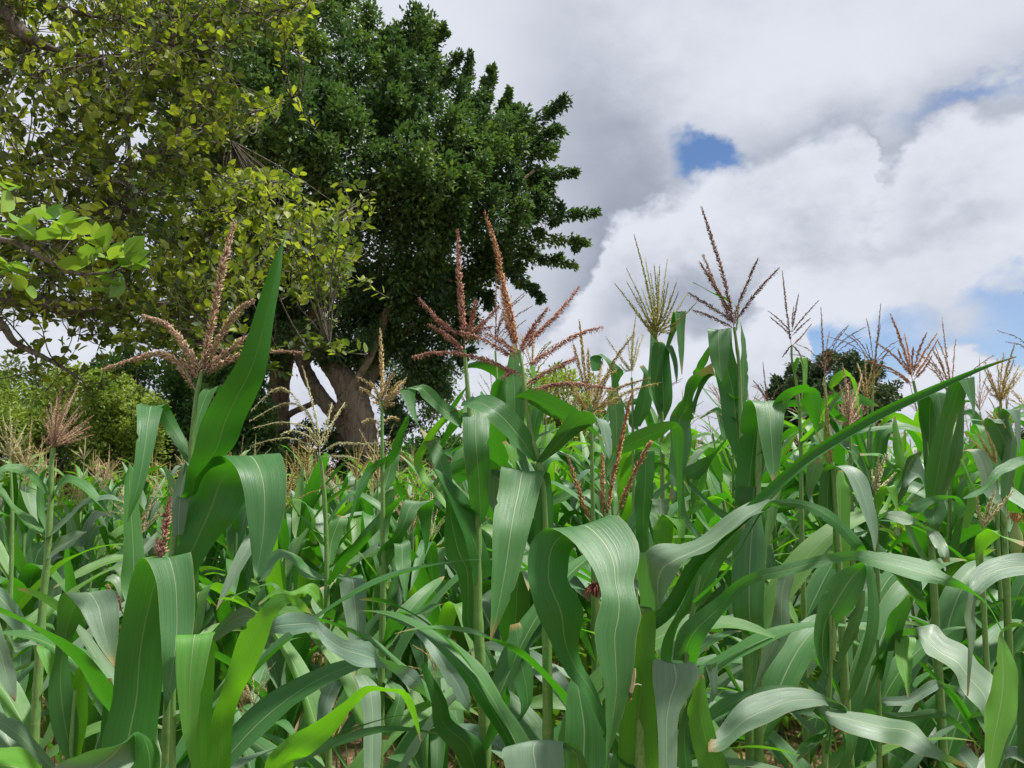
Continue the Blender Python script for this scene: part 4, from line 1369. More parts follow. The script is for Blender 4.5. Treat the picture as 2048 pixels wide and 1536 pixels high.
A.tassel('T4', [
    [(1180, 1030), (1230, 760), (1290, 450), (1330, 280), (1372, 125)],
    [(1175, 1000), (1080, 850), (980, 730), (835, 675)], [(1150, 1120), (1040, 960), (930, 895), (780, 930), (600, 990)],
    [(1210, 950), (1300, 780), (1390, 650), (1485, 585)], [(1220, 970), (1330, 880), (1430, 815), (1500, 780)], [(1210, 1010), (1330, 940), (1500, 885), (1770, 890)],
    [(1180, 1020), (1130, 930), (1080, 870)], [(1190, 1020), (1240, 960), (1270, 920)], [(1170, 1050), (1110, 980), (1060, 930)]], 'pink', 1.5, 0.0036, 4, 0.35, 0.5, 0.05, 1.35)
A.grow(0.95, 2.8, 0.7, 0.085, 0.5, 2.0)
A.grow(0.75, 0.2, 0.7, 0.085, 0.5, 2.0)

# B: the light green plant lowest in front at the left
B = Plant('light green maize plant close to the camera with creased blades crossing its stalk', 'F', [(352, 1300), (347, 1370), (345, 1536), (344, 1700)], 1.3, 0.013, 0.003)
B.leaf('F', [(205, 1560, 300, 1560), (203, 1485, 312, 1475), (225, 1400, 322, 1390), (232, 1310, 330, 1300), (250, 1210, 350, 1200), (266, 1145, 370, 1140), (288, 1116, 381, 1104), (312, 1160, 389, 1165), (320, 1250, 388, 1250), (324, 1310, 370, 1330), (326, 1370, 345, 1390), (328, 1420, 330, 1425)], [0.06, 0.08, 0.08, 0.06, 0.02, -0.02, -0.03], 0.02)
B.leaf('C2', [(1390, 1620, 1530, 1620), (1380, 1200, 1550, 1200), (1345, 850, 1568, 850), (1305, 610, 1574, 580), (1286, 562, 1567, 546), (1284, 650, 1540, 650), (1290, 900, 1490, 900), (1330, 1250, 1435, 1250), (1385, 1480, 1400, 1490)], [0, 0, -0.01, -0.04, -0.06, -0.06], 0.01, 'y', 0.05, 0.01)
B.leaf('F', [(405, 1560, 455, 1560), (421, 1444, 466, 1450), (442, 1385, 480, 1395), (462, 1318, 505, 1345), (485, 1258, 533, 1286), (519, 1220, 548, 1240), (553, 1189, 568, 1214), (582, 1190, 585, 1207), (606, 1202, 600, 1220), (626, 1229, 626, 1230)], [0, -0.08, -0.1], 0.03, 'y', 0.05)
B.leaf('C2', [(1010, 1700, 1170, 1700), (990, 1450, 1160, 1420), (985, 1290, 1040, 1290), (880, 1370, 985, 1300), (640, 1425, 990, 1490), (470, 1490, 800, 1650), (300, 1620, 500, 1780)], [-0.06, -0.12, -0.15], 0.06, 'g', 0.06)
B.leaf('C4', [(60, 600, 60, 660), (150, 470, 150, 560), (300, 388, 310, 558), (460, 425, 470, 542), (570, 515, 540, 640), (700, 600, 650, 720), (870, 620, 800, 785), (960, 730, 1010, 812), (1100, 780, 1075, 855), (1225, 835, 1150, 940), (1300, 1030, 1298, 1034)], [0.04, -0.02, -0.08], 0.06, 'g', 0.10, 0.05)
B.leaf('C4', [(60, 1640, 250, 1640), (130, 1460, 330, 1500), (280, 1310, 450, 1430), (480, 1200, 620, 1275), (680, 1060, 750, 1100), (800, 960, 830, 1020), (890, 932, 890, 978), (1010, 948, 1010, 980), (1140, 973, 1100, 992), (1200, 1070, 1160, 1105), (1235, 1220, 1215, 1255), (1252, 1335, 1252, 1338)], [-0.02, -0.14, -0.18], 0.05, 'y', 0.07, 0.015)
B.grow(0.8, 4.0, 0.6, 0.085, 0.5, 1.6, 'y')

# C: plant at the far left bottom
Cc = Plant('maize plant with a broad grey blade bent over beside the light green front plant', 'F', [(150, 1380), (142, 1500), (140, 1640)], 1.55, 0.011, 0.003)
Cc.leaf('C2', [(480, 1475, 560, 1440), (380, 1250, 575, 1210), (352, 950, 530, 930), (400, 740, 500, 720), (412, 520, 570, 500), (425, 330, 680, 330), (470, 245, 800, 220), (560, 340, 868, 330), (620, 440, 870, 470), (720, 640, 860, 640), (830, 790, 845, 800)], [0, 0, 0, 0, -0.03, -0.08, -0.1, -0.1], 0.02, 'g')
Cc.leaf('C2', [(720, 1450, 760, 1440), (740, 1200, 830, 1200), (760, 1000, 840, 1000), (790, 880, 820, 880)], [0.03, 0.05], 0.02, 'd')
Cc.leaf('C2', [(560, 1430, 600, 1420), (530, 1200, 640, 1200), (525, 950, 640, 930), (570, 800, 640, 800), (620, 790, 700, 790), (690, 860, 728, 850), (690, 980, 725, 960), (670, 1080, 690, 1080)], [0.05, 0.02], 0.02, 'y')
Cc.leaf('C2', [(420, 1530, 400, 1600), (270, 1345, 220, 1440), (150, 1205, 120, 1335), (0, 1118, -20, 1250), (-150, 1090, -150, 1200), (-260, 1120, -260, 1140)], [0, -0.08], 0.04, 'g')
Cc.leaf('C2', [(330, 1560, 330, 1690), (150, 1400, 150, 1630), (0, 1383, 0, 1620), (-200, 1400, -200, 1600), (-380, 1500, -380, 1560)], [-0.1, -0.3], 0.05, 'y')
Cc.leaf('C2', [(400, 1000, 420, 980), (270, 680, 400, 690), (300, 640, 412, 680)], [0.2, 0.25], 0.02, 'y')

# D: red-brown brush tassel at the left
Dd = Plant('maize plant with a dense brownish pink brush tassel in front of the yellow-green shrub', 'F', [(107, 895), (103, 930), (102, 990), (95, 1110), (86, 1200), (78, 1330)], 2.5, 0.014, 0.007)
Dd.leaf('C1', [(350, 1070, 362, 1030), (270, 985, 290, 925), (170, 915, 190, 850), (60, 885, 70, 832), (0, 925, -10, 865), (-60, 1000, -65, 990)], [0, -0.15], 0.03)
Dd.leaf('C1', [(375, 1105, 392, 1050), (430, 1015, 440, 940), (510, 970, 520, 915), (600, 1020, 645, 965), (700, 1115, 735, 1080), (812, 1216, 815, 1210)], [0, -0.1], 0.04)
Dd.leaf('C1', [(300, 1352, 322, 1315), (200, 1295, 255, 1230), (110, 1190, 130, 1150), (0, 1055, 10, 1000), (-60, 980, -55, 970)], [0, 0.1], 0.03)
Dd.leaf('C1', [(320, 1395, 325, 1345), (400, 1335, 410, 1280), (500, 1245, 500, 1195), (600, 1150, 590, 1110), (700, 1105, 700, 1065), (800, 1090, 810, 1058), (892, 1117, 893, 1112)], [0, -0.1], 0.03, 'g')
Dd.leaf('C1', [(340, 1530, 345, 1440), (420, 1490, 430, 1375), (520, 1430, 545, 1325), (625, 1338, 632, 1330)], [0, -0.08], 0.03, 'g')
Dd.leaf('C2', [(290, 610, 275, 560), (215, 480, 200, 590), (110, 330, 50, 480), (0, 195, -60, 380), (-150, 130, -160, 250)], [0, -0.15], 0.03, 'g')
Dd.leaf('C2', [(300, 640, 290, 600), (230, 640, 230, 590), (130, 690, 110, 600), (95, 640, 60, 560), (0, 470, -80, 520), (105, 780, -60, 780), (122, 930, 20, 930), (112, 1052, 100, 1050)], [0, -0.2, -0.4], 0.02, 'g')
Dd.leaf('C1', [(330, 1330, 345, 1320), (280, 1200, 330, 1180), (270, 1000, 320, 980), (300, 900, 340, 880), (370, 850, 400, 840)], [0.03, 0.06], 0.02, 'd')
Dd.rays('C1', (390, 740), [(420, 330), (330, 420), (345, 470), (370, 390), (395, 420), (440, 400), (470, 430), (500, 380), (540, 330), (575, 250), (590, 400), (620, 440), (560, 470), (640, 520), (660, 560), (600, 570), (520, 480), (480, 500), (340, 540), (350, 600), (430, 470), (560, 560), (620, 600), (460, 560), (300, 480), (680, 480), (310, 620), (690, 620), (505, 300), (450, 260)], 'pink', 0.5, 0.05, dense=0.006, per=2, spread=0.6, dz=0.14, fat0=1.0)

# star-shaped pale tassel at the left border
U_ = Plant('maize plant with a star-shaped pale yellow tassel at the left border', 'C1', [(75, 840), (85, 1000), (90, 1300)], 2.9, 0.011, 0.004)
U_.rays('C1', (72, 820), [(72, 400), (0, 560), (-40, 620), (195, 540), (215, 600), (-30, 700), (20, 480), (130, 500), (240, 700), (-60, 780), (160, 640)], 'pale', 0.7, 0.04, dense=0.006, per=2)
U_.grow(1.2, 2.9, 0.6, 0.07, 0.5, 1.9, 'f')
U_.grow(1.05, 0.0, 0.6, 0.07, 0.5, 1.9, 'f')
U_.grow(0.85, 3.2, 0.6, 0.08, 0.5, 1.9, 'f')

# T: reddish spike behind the big dark blade
T_ = Plant('maize plant whose thick dark red spike rises behind the creased dark blade', 'C1', [(1185, 1520), (1170, 1750), (1160, 2000)], 1.5, 0.010, 0.004)
T_.tassel('C1', [[(1185, 1530), (1205, 1300), (1242, 1085)], [(1180, 1540), (1160, 1450), (1150, 1380)], [(900, 1930), (850, 1830), (790, 1730)]], 'red', 1.5, 0.004, 4, 0.2, 0.45)
T_.grow(0.9, 1.2, 0.6, 0.08, 0.4, 1.8)
T_.grow(1.05, 4.2, 0.6, 0.08, 0.4, 1.4)

# E: thin arching pale tassel
E = Plant('slender maize plant with thin pale tassel arching left before the forked trunk', 'F', [(640, 912), (645, 950), (650, 1000), (653, 1100), (654, 1220), (657, 1357)], 2.2, 0.010, 0.0045)
E.tassel('T5', [[(410, 1500), (395, 1330), (350, 1130), (308, 975)], [(400, 1420), (330, 1330), (180, 1300), (20, 1335)], [(400, 1470), (270, 1400), (140, 1400), (0, 1440)], [(395, 1400), (330, 1230), (200, 1190), (0, 1292)],
                [(390, 1330), (240, 1130), (140, 1110), (10, 1230)], [(420, 1450), (490, 1290), (555, 1185)], [(425, 1470), (520, 1425), (680, 1425), (820, 1415)], [(415, 1430), (455, 1290), (480, 1190)], [(405, 1440), (340, 1380), (250, 1350), (180, 1370)], [(425, 1500), (560, 1500), (650, 1520)]], 'pale', 0.75, 0.0055, 2, 0.35, 0.45, 0.10, 1.2)
E.leaf('C3', [(560, 1345, 588, 1352), (620, 1215, 700, 1215), (735, 1070, 815, 1085), (880, 895, 930, 960), (1030, 760, 1060, 795), (1142, 690, 1143, 693)], [0, -0.12], 0.04)
E.leaf('C3', [(545, 1085, 562, 1045), (470, 995, 490, 945), (390, 885, 412, 865), (345, 842, 348, 835)], [0, -0.04], 0.02, 'y')
E.leaf('C3', [(565, 1210, 610, 1200), (545, 1050, 650, 1050), (580, 900, 712, 900), (635, 842, 708, 850)], [0.02, 0.08], 0.03)
E.leaf('C3', [(560, 1330, 540, 1290), (390, 1290, 390, 1180), (330, 1215, 340, 1130), (240, 1150, 250, 1100), (140, 1280, 150, 1110), (60, 1330, 80, 1290)], [0.02, -0.06], 0.05)
E.leaf('C3', [(300, 745, 300, 735), (400, 760, 390, 745), (450, 880, 470, 850), (430, 1010, 480, 1000), (470, 1060, 490, 1050)], [-0.04, 0], 0.03, 'y', base=False)
E.leaf('C3', [(550, 1560, 560, 1500), (420, 1420, 470, 1340), (300, 1440, 310, 1400), (200, 1420, 210, 1380), (60, 1500, 60, 1480)], [0, -0.2], 0.05, 'y')
E.leaf('C4', [(560, 520, 575, 480), (450, 350, 560, 280), (480, 230, 620, 170)], [0.03, 0.12], 0.03)
E.leaf('C4', [(640, 138, 835, 158), (668, 300, 852, 300), (700, 450, 846, 450), (720, 600, 836, 600), (740, 750, 805, 750), (765, 880, 770, 882)], [-0.10, -0.22], 0.02, 'g', base=False, arch=0.1)
E.leaf('C4', [(580, 560, 600, 540), (640, 350, 720, 330), (650, 150, 810, 130), (640, 138, 835, 158)], [0, -0.08], 0.02, 'd')
E.leaf('C4', [(590, 960, 610, 950), (640, 905, 722, 872), (560, 915, 690, 900), (508, 1020, 640, 1000), (490, 1150, 590, 1130), (480, 1260, 530, 1265)], [0, -0.2], 0.03, 'g')

# F: pale golden tassel with fat spike
F_ = Plant('maize plant with pale golden tassel and one fat upright spike before the trunk', 'F', [(764, 800), (764, 840), (765, 964), (766, 1046), (766, 1200), (762, 1370)], 2.1, 0.010, 0.004)
F_.tassel('T5', [[(772, 1180), (770, 960), (762, 758)], [(770, 1160), (715, 1085), (630, 1035)], [(772, 1170), (800, 1090), (838, 1015)], [(775, 1180), (845, 1115), (912, 1045)], [(770, 1200), (700, 1130), (645, 1095)], [(775, 1200), (835, 1145), (892, 1105)],
                 [(768, 1190), (740, 1120), (705, 1060)], [(776, 1190), (830, 1110), (880, 1060)], [(772, 1210), (750, 1190), (720, 1180)], [(776, 1220), (800, 1200), (840, 1190)], [(765, 1320), (710, 1280), (655, 1300)], [(775, 1300), (830, 1270), (870, 1285)]], 'gold', 1.05, 0.0042, 3, 0.35, 0.45, 0.06, 1.5)
F_.leaf('C3', [(985, 500, 1000, 500), (1000, 420, 1085, 400), (1060, 280, 1130, 260), (1120, 160, 1160, 170), (1168, 95, 1170, 97)], [0, -0.05], 0.02)
F_.leaf('C3', [(1000, 415, 990, 445), (900, 465, 905, 535), (830, 540, 855, 615), (770, 680, 800, 720), (735, 840, 750, 850), (712, 970, 714, 970)], [0, -0.12], 0.03)
F_.leaf('C3', [(955, 660, 1010, 660), (958, 560, 1060, 570), (1000, 440, 1092, 425), (1080, 350, 1110, 345)], [0.02, 0.06], 0.02)
F_.leaf('C3', [(960, 1215, 1005, 1225), (930, 1140, 1070, 1120), (970, 1060, 1110, 1040), (1050, 980, 1140, 970), (1090, 860, 1190, 890), (1110, 770, 1240, 790), (1150, 732, 1338, 728), (1205, 770, 1340, 780), (1240, 900, 1325, 900), (1270, 1040, 1305, 1040), (1280, 1130, 1282, 1132)], [0, 0, -0.03, -0.03, 0.0, 0.05, 0.06, 0.06], 0.02)
F_.leaf('C3', [(990, 1100, 1010, 1060), (1050, 1050, 1160, 1030), (1060, 1180, 1175, 1180), (1100, 1330, 1165, 1300), (1130, 1472, 1140, 1472)], [0, -0.1], 0.03)
F_.leaf('C3', [(960, 1540, 990, 1540), (925, 1350, 985, 1350), (930, 1220, 975, 1215)], [0.02, 0.03], 0.02, 'd')
F_.leaf('C3', [(980, 1510, 1000, 1500), (1020, 1380, 1080, 1380), (1040, 1200, 1075, 1200), (1060, 1120, 1070, 1120)], [0.02, 0.06], 0.02)
F_.leaf('C3', [(945, 920, 1020, 920), (985, 700, 1060, 690), (1010, 660, 1060, 650)], [0.03, 0.03], 0.02)
F_.leaf('C4', [(965, 660, 985, 640), (985, 560, 1040, 590), (1010, 440, 1130, 500), (1090, 395, 1152, 410), (1200, 415, 1180, 380), (1330, 380, 1310, 340), (1420, 332, 1415, 330)], [0, -0.12], 0.04)
F_.leaf('C4', [(1120, 410, 1130, 440), (1260, 420, 1210, 550), (1370, 540, 1280, 650), (1450, 740, 1370, 790), (1560, 870, 1450, 930), (1612, 1030, 1550, 1075), (1606, 1125, 1600, 1126)], [-0.02, -0.3], 0.05, 'g', 0.14)
F_.leaf('C4', [(900, 900, 930, 880), (770, 862, 862, 868), (800, 960, 945, 960), (830, 1150, 960, 1150), (830, 1350, 960, 1350), (838, 1560, 945, 1560), (860, 1700, 900, 1700)], [-0.1, -0.3], 0.02, 'g')
F_.leaf('C4', [(970, 900, 990, 880), (1060, 1000, 1130, 960), (1000, 1150, 1120, 1150), (960, 1330, 1010, 1330)], [0, -0.1], 0.03)

# G: vertical stalk in the middle with red tassel
G = Plant('thick-stalked maize plant with upright rosy spike behind the red spreading tassel', 'F', [(929, 700), (932, 742), (937, 800), (948, 940), (955, 1050), (955, 1220), (962, 1340), (970, 1477)], 1.75, 0.013, 0.004)
G.tassel('T5', [[(1258, 860), (1240, 650), (1222, 420), (1214, 175)], [(1248, 800), (1150, 740), (1090, 690), (988, 575)], [(1250, 880), (1150, 790), (1045, 725)], [(1265, 800), (1300, 690), (1320, 588)], [(1270, 810), (1360, 720), (1460, 620)], [(1262, 830), (1330, 760), (1420, 740)], [(1255, 900), (1200, 830), (1130, 790)]], 'red', 1.2, 0.0038, 4, 0.4, 0.5, 0.06, 1.45)
G.leaf('C3', [(1668, 910, 1705, 905), (1610, 750, 1755, 760), (1590, 600, 1760, 600), (1560, 350, 1750, 350), (1555, 150, 1745, 150), (1560, 60, 1720, 60), (1600, 0, 1680, -20)], [0, -0.04, 0.06], 0.01, 'd', arch=0.1)
G.leaf('T5', [(1240, 1340, 1245, 1270), (1160, 1290, 1190, 1210), (1095, 1235, 1140, 1180), (1015, 1160, 1075, 1110), (975, 1112, 1030, 1082), (882, 1112, 982, 1086), (900, 1175, 966, 1150), (935, 1245, 972, 1225), (978, 1315, 986, 1320)], [0, -0.08], 0.02)
G.leaf('F', [(974, 1344, 996, 1339), (959, 1302, 987, 1313), (926, 1253, 954, 1253), (924, 1198, 951, 1195), (913, 1142, 957, 1142), (891, 1109, 946, 1101), (888, 1046, 920, 1046), (891, 1002, 907, 1005), (877, 953, 902, 942), (858, 909, 883, 893), (839, 855, 842, 857)], [0, 0, -0.02, 0.05], 0.02, 'd', 0.1, 0.05)
G.leaf('F', [(866, 936, 868, 936), (905, 1010, 930, 990), (925, 1070, 955, 1040), (940, 1120, 975, 1100), (945, 1170, 985, 1150)], [-0.05, 0.0], 0.03, base=False)
G.leaf('F', [(962, 1500, 975, 1500), (985, 1430, 1010, 1440), (1005, 1390, 1020, 1400), (1014, 1370, 1016, 1371)], [-0.02, -0.06], 0.02)
G.leaf('F', [(975, 1490, 985, 1480), (1040, 1430, 1060, 1410), (1015, 1320, 1060, 1300), (1020, 1250, 1040, 1245)], [0.02, 0.08], 0.02, 'g')
G.leaf('F', [(905, 1500, 960, 1480), (870, 1460, 905, 1440), (862, 1400, 890, 1395), (840, 1330, 850, 1325)], [-0.05, -0.1], 0.02, 'g')
G.leaf('T5', [(1040, 1460, 1070, 1440), (1090, 1330, 1140, 1300), (1190, 1180, 1230, 1170), (1250, 1110, 1280, 1080)], [0.1, 0.0], 0.02, 'd', base=False)
G.leaf('T5', [(960, 1560, 1010, 1560), (1020, 1400, 1070, 1400), (1110, 1280, 1170, 1280), (1190, 1230, 1240, 1230)], [0.05, 0.0], 0.02, 'y', base=False)

# H: the central plant with the wide red tassel
H = Plant('maize plant with wide-armed rust red tassel in the middle of the picture', 'F', [(1037, 700), (1045, 740), (1060, 860), (1077, 921), (1088, 1010), (1092, 1200), (1095, 1400)], 1.6, 0.011, 0.0035)
H.tassel('T5', [[(1572, 915), (1530, 700), (1480, 500), (1440, 280), (1374, 76)], [(1570, 880), (1510, 720), (1468, 510)], [(1590, 890), (1700, 760), (1820, 640), (1928, 505)], [(1590, 850), (1660, 740), (1742, 628)], [(1590, 970), (1700, 920), (1850, 820), (1960, 770), (2060, 742)],
                [(1630, 1115), (1800, 1075), (1950, 1080), (2125, 1105)], [(1610, 1090), (1720, 1010), (1850, 950), (1912, 920)], [(1560, 930), (1450, 860), (1330, 800), (1230, 770)], [(1590, 1030), (1450, 960), (1300, 910), (1080, 890), (955, 920)], [(1560, 900), (1480, 830), (1380, 780)],
                [(1575, 1010), (1520, 1000), (1480, 1040)], [(1580, 900), (1620, 800), (1690, 770)], [(1565, 860), (1540, 790), (1500, 740)]], 'red', 1.15, 0.0038, 4, 0.42, 0.5, 0.08, 1.4, 'orange')
H.leaf('T5', [(1665, 1535, 1692, 1515), (1580, 1465, 1650, 1390), (1490, 1375, 1590, 1285), (1390, 1280, 1500, 1190), (1310, 1225, 1400, 1145), (1250, 1205, 1300, 1150), (1222, 1222, 1240, 1180)], [0, -0.06, -0.02], 0.03)
H.leaf('T6', [(215, 1530, 245, 1545), (300, 1400, 340, 1470), (370, 1300, 430, 1385), (430, 1240, 520, 1325), (520, 1235, 600, 1290), (560, 1270, 648, 1330), (590, 1370, 656, 1400), (620, 1460, 655, 1470), (636, 1516, 640, 1516)], [0, -0.06, -0.1], 0.03, 'g')
H.leaf('T6', [(90, 1145, 100, 1155), (170, 1110, 190, 1205), (290, 1130, 300, 1268), (420, 1205, 420, 1315), (520, 1300, 500, 1335), (600, 1400, 595, 1405)], [0, -0.02], 0.04, 'g')
H.leaf('T5', [(1520, 1420, 1600, 1420), (1495, 1150, 1610, 1150), (1500, 1000, 1590, 1000), (1530, 850, 1560, 850)], [0.08, 0.1], 0.02)
H.leaf('C5', [(440, 900, 560, 900), (430, 500, 575, 500), (400, 280, 560, 260), (300, 165, 545, 175), (197, 128, 518, 148), (172, 290, 480, 270), (140, 450, 440, 430), (130, 600, 400, 590), (125, 800, 350, 800), (118, 1000, 290, 1000), (115, 1200, 210, 1200), (115, 1400, 118, 1402)], [0, 0, -0.04, -0.12, -0.16, -0.2], 0.02, 'd')
H.leaf('C5', [(110, 400, 200, 400), (105, 150, 195, 150), (140, 200, 200, 240)], [0.05, 0.05], 0.02, 'g', base=False)
H.leaf('T5', [(1600, 1300, 1640, 1280), (1660, 1130, 1700, 1120), (1640, 970, 1660, 965)], [0.1, 0.1], 0.02, 'y')
H.leaf('C5', [(430, 500, 470, 480), (360, 300, 420, 250), (250, 50, 310, 30), (200, -60, 230, -70)], [0.05, 0.05], 0.02, 'y')
H.grow(0.9, 2.6, 0.7, 0.085, 0.4, 1.8)
H.grow(0.75, 5.6, 0.7, 0.085, 0.4, 1.8, 'g')

# I: the front plant whose great arched leaf dominates the lower middle
I = Plant('front maize plant with the great arched blade and a long spear-like rolled blade', 'F', [(1290, 1215), (1285, 1300), (1282, 1400), (1280, 1536), (1278, 1700)], 1.36, 0.017, 0.012)
I.leaf('F', [(1202, 1452, 1216, 1441), (1170, 1389, 1191, 1376), (1131, 1343, 1161, 1321), (1098, 1277, 1157, 1280), (1074, 1228, 1167, 1220), (1059, 1176, 1137, 1165), (1055, 1146, 1136, 1141), (1057, 1108, 1142, 1102), (1067, 1078, 1165, 1075), (1098, 1057, 1228, 1030), (1141, 1080, 1273, 1075), (1177, 1124, 1279, 1119), (1196, 1162, 1268, 1162), (1204, 1198, 1274, 1198), (1194, 1236, 1282, 1231), (1189, 1269, 1273, 1272), (1197, 1324, 1269, 1324), (1209, 1376, 1260, 1378), (1211, 1444, 1241, 1444), (1212, 1512, 1217, 1512), (1212, 1540, 1213, 1540)], [-0.02, 0.0, 0.0, 0.02, 0.03, -0.04, -0.09, -0.11, -0.12, -0.13], 0.02, 'd', 0.07, 0.02)
I.leaf('F', [(1283, 1222, 1316, 1216), (1271, 1135, 1345, 1165), (1305, 1100, 1374, 1124), (1360, 1083, 1418, 1092), (1415, 1062, 1462, 1066), (1469, 1022, 1497, 1040), (1512, 998, 1534, 1014), (1560, 968, 1566, 974)], [0, -0.05, -0.02, 0.04], [-0.12, -0.12, -0.10, -0.05], 'g', 0.14, 0.04)
I.leaf('F', [(1380, 1120, 1400, 1135), (1440, 1062, 1456, 1078), (1500, 1004, 1517, 1022), (1587, 925, 1602, 942), (1656, 876, 1668, 894), (1758, 818, 1768, 836), (1861, 773, 1868, 787), (1963, 733, 1966, 740), (2033, 712, 2034, 714)], [0.0, 0.08], 0.0, 'd', 0.0, 0.01, arch=0.42, turned=True)
I.leaf('C6', [(870, 1700, 1170, 1700), (870, 1300, 1150, 1300), (960, 900, 1132, 900), (990, 600, 1140, 500), (1030, 420, 1130, 380)], [-0.02, -0.03], 0.0, 'y', -0.25, 0.01, base=False)
I.leaf('C6', [(1180, 1000, 1240, 980), (1200, 780, 1360, 780), (1125, 745, 1432, 788), (1125, 900, 1466, 868), (1135, 1050, 1365, 1040), (1150, 1250, 1300, 1180), (1160, 1540, 1290, 1540), (1190, 1700, 1230, 1700)], [0, -0.04, -0.1], 0.02, 'g')
I.leaf('C6', [(1440, 1640, 1690, 1640), (1400, 1330, 1585, 1330), (1372, 1100, 1530, 1100), (1420, 960, 1505, 930), (1462, 860, 1485, 850)], [-0.02, -0.06], 0.02, 'y')
I.leaf('C6', [(1290, 1640, 1400, 1640), (1295, 1350, 1385, 1350), (1340, 1130, 1400, 1130), (1480, 880, 1560, 870), (1490, 780, 1588, 760), (1540, 950, 1590, 960), (1530, 1050, 1560, 1050)], [0, 0.02], 0.02, 'g')
I.leaf('C6', [(470, 1640, 800, 1640), (475, 1250, 770, 1250), (490, 1000, 680, 1000), (520, 880, 600, 880), (540, 800, 560, 800)], [0.05, 0.1], 0.02, 'd')
I.leaf('C6', [(500, 1640, 700, 1700), (480, 1400, 600, 1420), (55, 1365, 465, 1350), (40, 1560, 470, 1560), (60, 1800, 430, 1800)], [-0.05, -0.14], 0.02, 'g', base=False, arch=0.1)
ear(I.root, at(1215, 1260, 1.62), (-0.32, 0, 1), 0.075, 0.012, SILK_RED, 0.045)

# S: orange-brown tassel rising behind the great arched leaf
S_ = Plant('maize plant with stiff orange-brown tassel showing above the great arched blade', 'C5', [(965, 500), (960, 700), (955, 1100)], 1.62, 0.010, 0.004)
S_.tassel('C5', [[(965, 520), (1000, 250), (1060, -30), (1110, -260), (1150, -420)], [(945, 520), (930, 250), (935, 30)], [(1020, 520), (1120, 270), (1250, 0), (1290, -60)], [(860, 560), (750, 280), (680, 50)]], 'orange', 1.35, 0.0042, 3, 0.1, 0.4, 0.04, 1.0)
S_.leaf('C9', [(225, 790, 235, 800), (380, 630, 350, 765), (500, 565, 500, 705), (640, 530, 620, 640), (745, 530, 700, 575), (797, 600, 705, 600), (797, 720, 715, 700), (785, 850, 740, 850), (780, 1050, 750, 1050), (768, 1250, 766, 1250)], [0.05, 0.1], 0.03, 'g')
S_.grow(0.9, 0.6, 0.6, 0.08, 0.4, 1.8)
S_.grow(1.0, 3.6, 0.6, 0.08, 0.4, 1.8)

# J: plant right of the front plant with the long arching leaf
J = Plant('front maize plant with a long blade arching to the right under the spear-like blade', 'F', [(1400, 1150), (1385, 1220), (1372, 1320), (1365, 1450), (1362, 1600)], 1.5, 0.013, 0.003)
J.leaf('F', [(1345, 1320, 1391, 1330), (1362, 1253, 1405, 1285), (1437, 1193, 1443, 1228), (1490, 1152, 1497, 1172), (1570, 1127, 1570, 1153), (1641, 1110, 1641, 1134), (1701, 1102, 1704, 1121), (1761, 1104, 1750, 1134), (1852, 1121, 1830, 1162), (1890, 1146, 1871, 1168), (1936, 1173, 1933, 1182), (1975, 1206, 1972, 1212), (2005, 1262, 2004, 1263)], [0, -0.12, -0.22, -0.25], 0.04, 'd', 0.08)
J.leaf('C6', [(1180, 760, 1260, 770), (1205, 560, 1310, 480), (1330, 330, 1500, 300), (1430, 120, 1600, 100), (1480, 0, 1660, 0), (1600, -150, 1760, -130), (1750, -300, 1800, -280)], [0, 0.04], 0.02, 'd', 0.1)
J.leaf('C7', [(130, 1165, 140, 1182), (280, 1093, 290, 1152), (430, 1098, 430, 1162), (600, 1158, 570, 1242), (720, 1250, 680, 1325), (830, 1360, 780, 1435), (905, 1470, 860, 1490), (950, 1560, 940, 1565)], [-0.15, -0.12], 0.03, 'd', base=False)
J.leaf('C8', [(-40, -500, 120, -500), (-20, -250, 170, -250), (0, 0, 165, 0), (10, 250, 150, 250), (30, 600, 120, 600), (50, 1000, 70, 1000)][::-1], [0.3, 0.4], 0.02, 'd', base=False)
J.leaf('C8', [(50, 1020, 60, 1015), (120, 760, 180, 800), (200, 480, 330, 560), (230, 280, 330, 300), (260, 130, 370, 120), (330, 60, 385, 60)], [0.25, 0.3], 0.02, 'g', base=False)
J.leaf('C8', [(1010, 70, 1300, 170), (1100, 130, 1310, 260), (1230, 290, 1342, 380), (1350, 470, 1355, 475)], [-0.2, -0.2], 0.03, 'g', base=False)

# K: tall plant with dark tassel against the sky
K = Plant('tall maize plant with dark red-brown tassel against the clouds and a flag blade folded square', 'T6', [(1370, 745), (1385, 850), (1400, 1000), (1410, 1400), (1420, 1800)], 2.2, 0.012, 0.004)
K.tassel('T6', [[(1370, 750), (1320, 500), (1240, 230), (1179, 42)], [(1350, 670), (1260, 500), (1188, 318)], [(1345, 650), (1240, 480), (1168, 362)], [(1380, 640), (1450, 480), (1510, 340)], [(1385, 700), (1500, 540), (1634, 396)], [(1360, 710), (1230, 620), (1102, 543)], [(1360, 745), (1230, 680), (1128, 642)], [(1360, 720), (1330, 660), (1300, 600)], [(1370, 730), (1380, 660), (1400, 610)]], 'dark', 1.1, 0.0045, 3, 0.3, 0.5, 0.08, 1.3)
K.leaf('T6', [(1375, 1500, 1420, 1480), (1310, 1330, 1440, 1230), (1280, 1120, 1430, 1100), (1250, 960, 1385, 960), (1225, 850, 1358, 850), (1212, 752, 1352, 747), (1222, 860, 1345, 850), (1240, 960, 1335, 950), (1290, 1060, 1300, 1064)], [0, 0.02, 0, -0.05, -0.06], 0.01, 'd')
K.leaf('T6', [(1410, 1180, 1450, 1170), (1405, 1000, 1452, 1000), (1412, 850, 1440, 850), (1405, 715, 1410, 715)], [0.02, 0.04], 0.02)
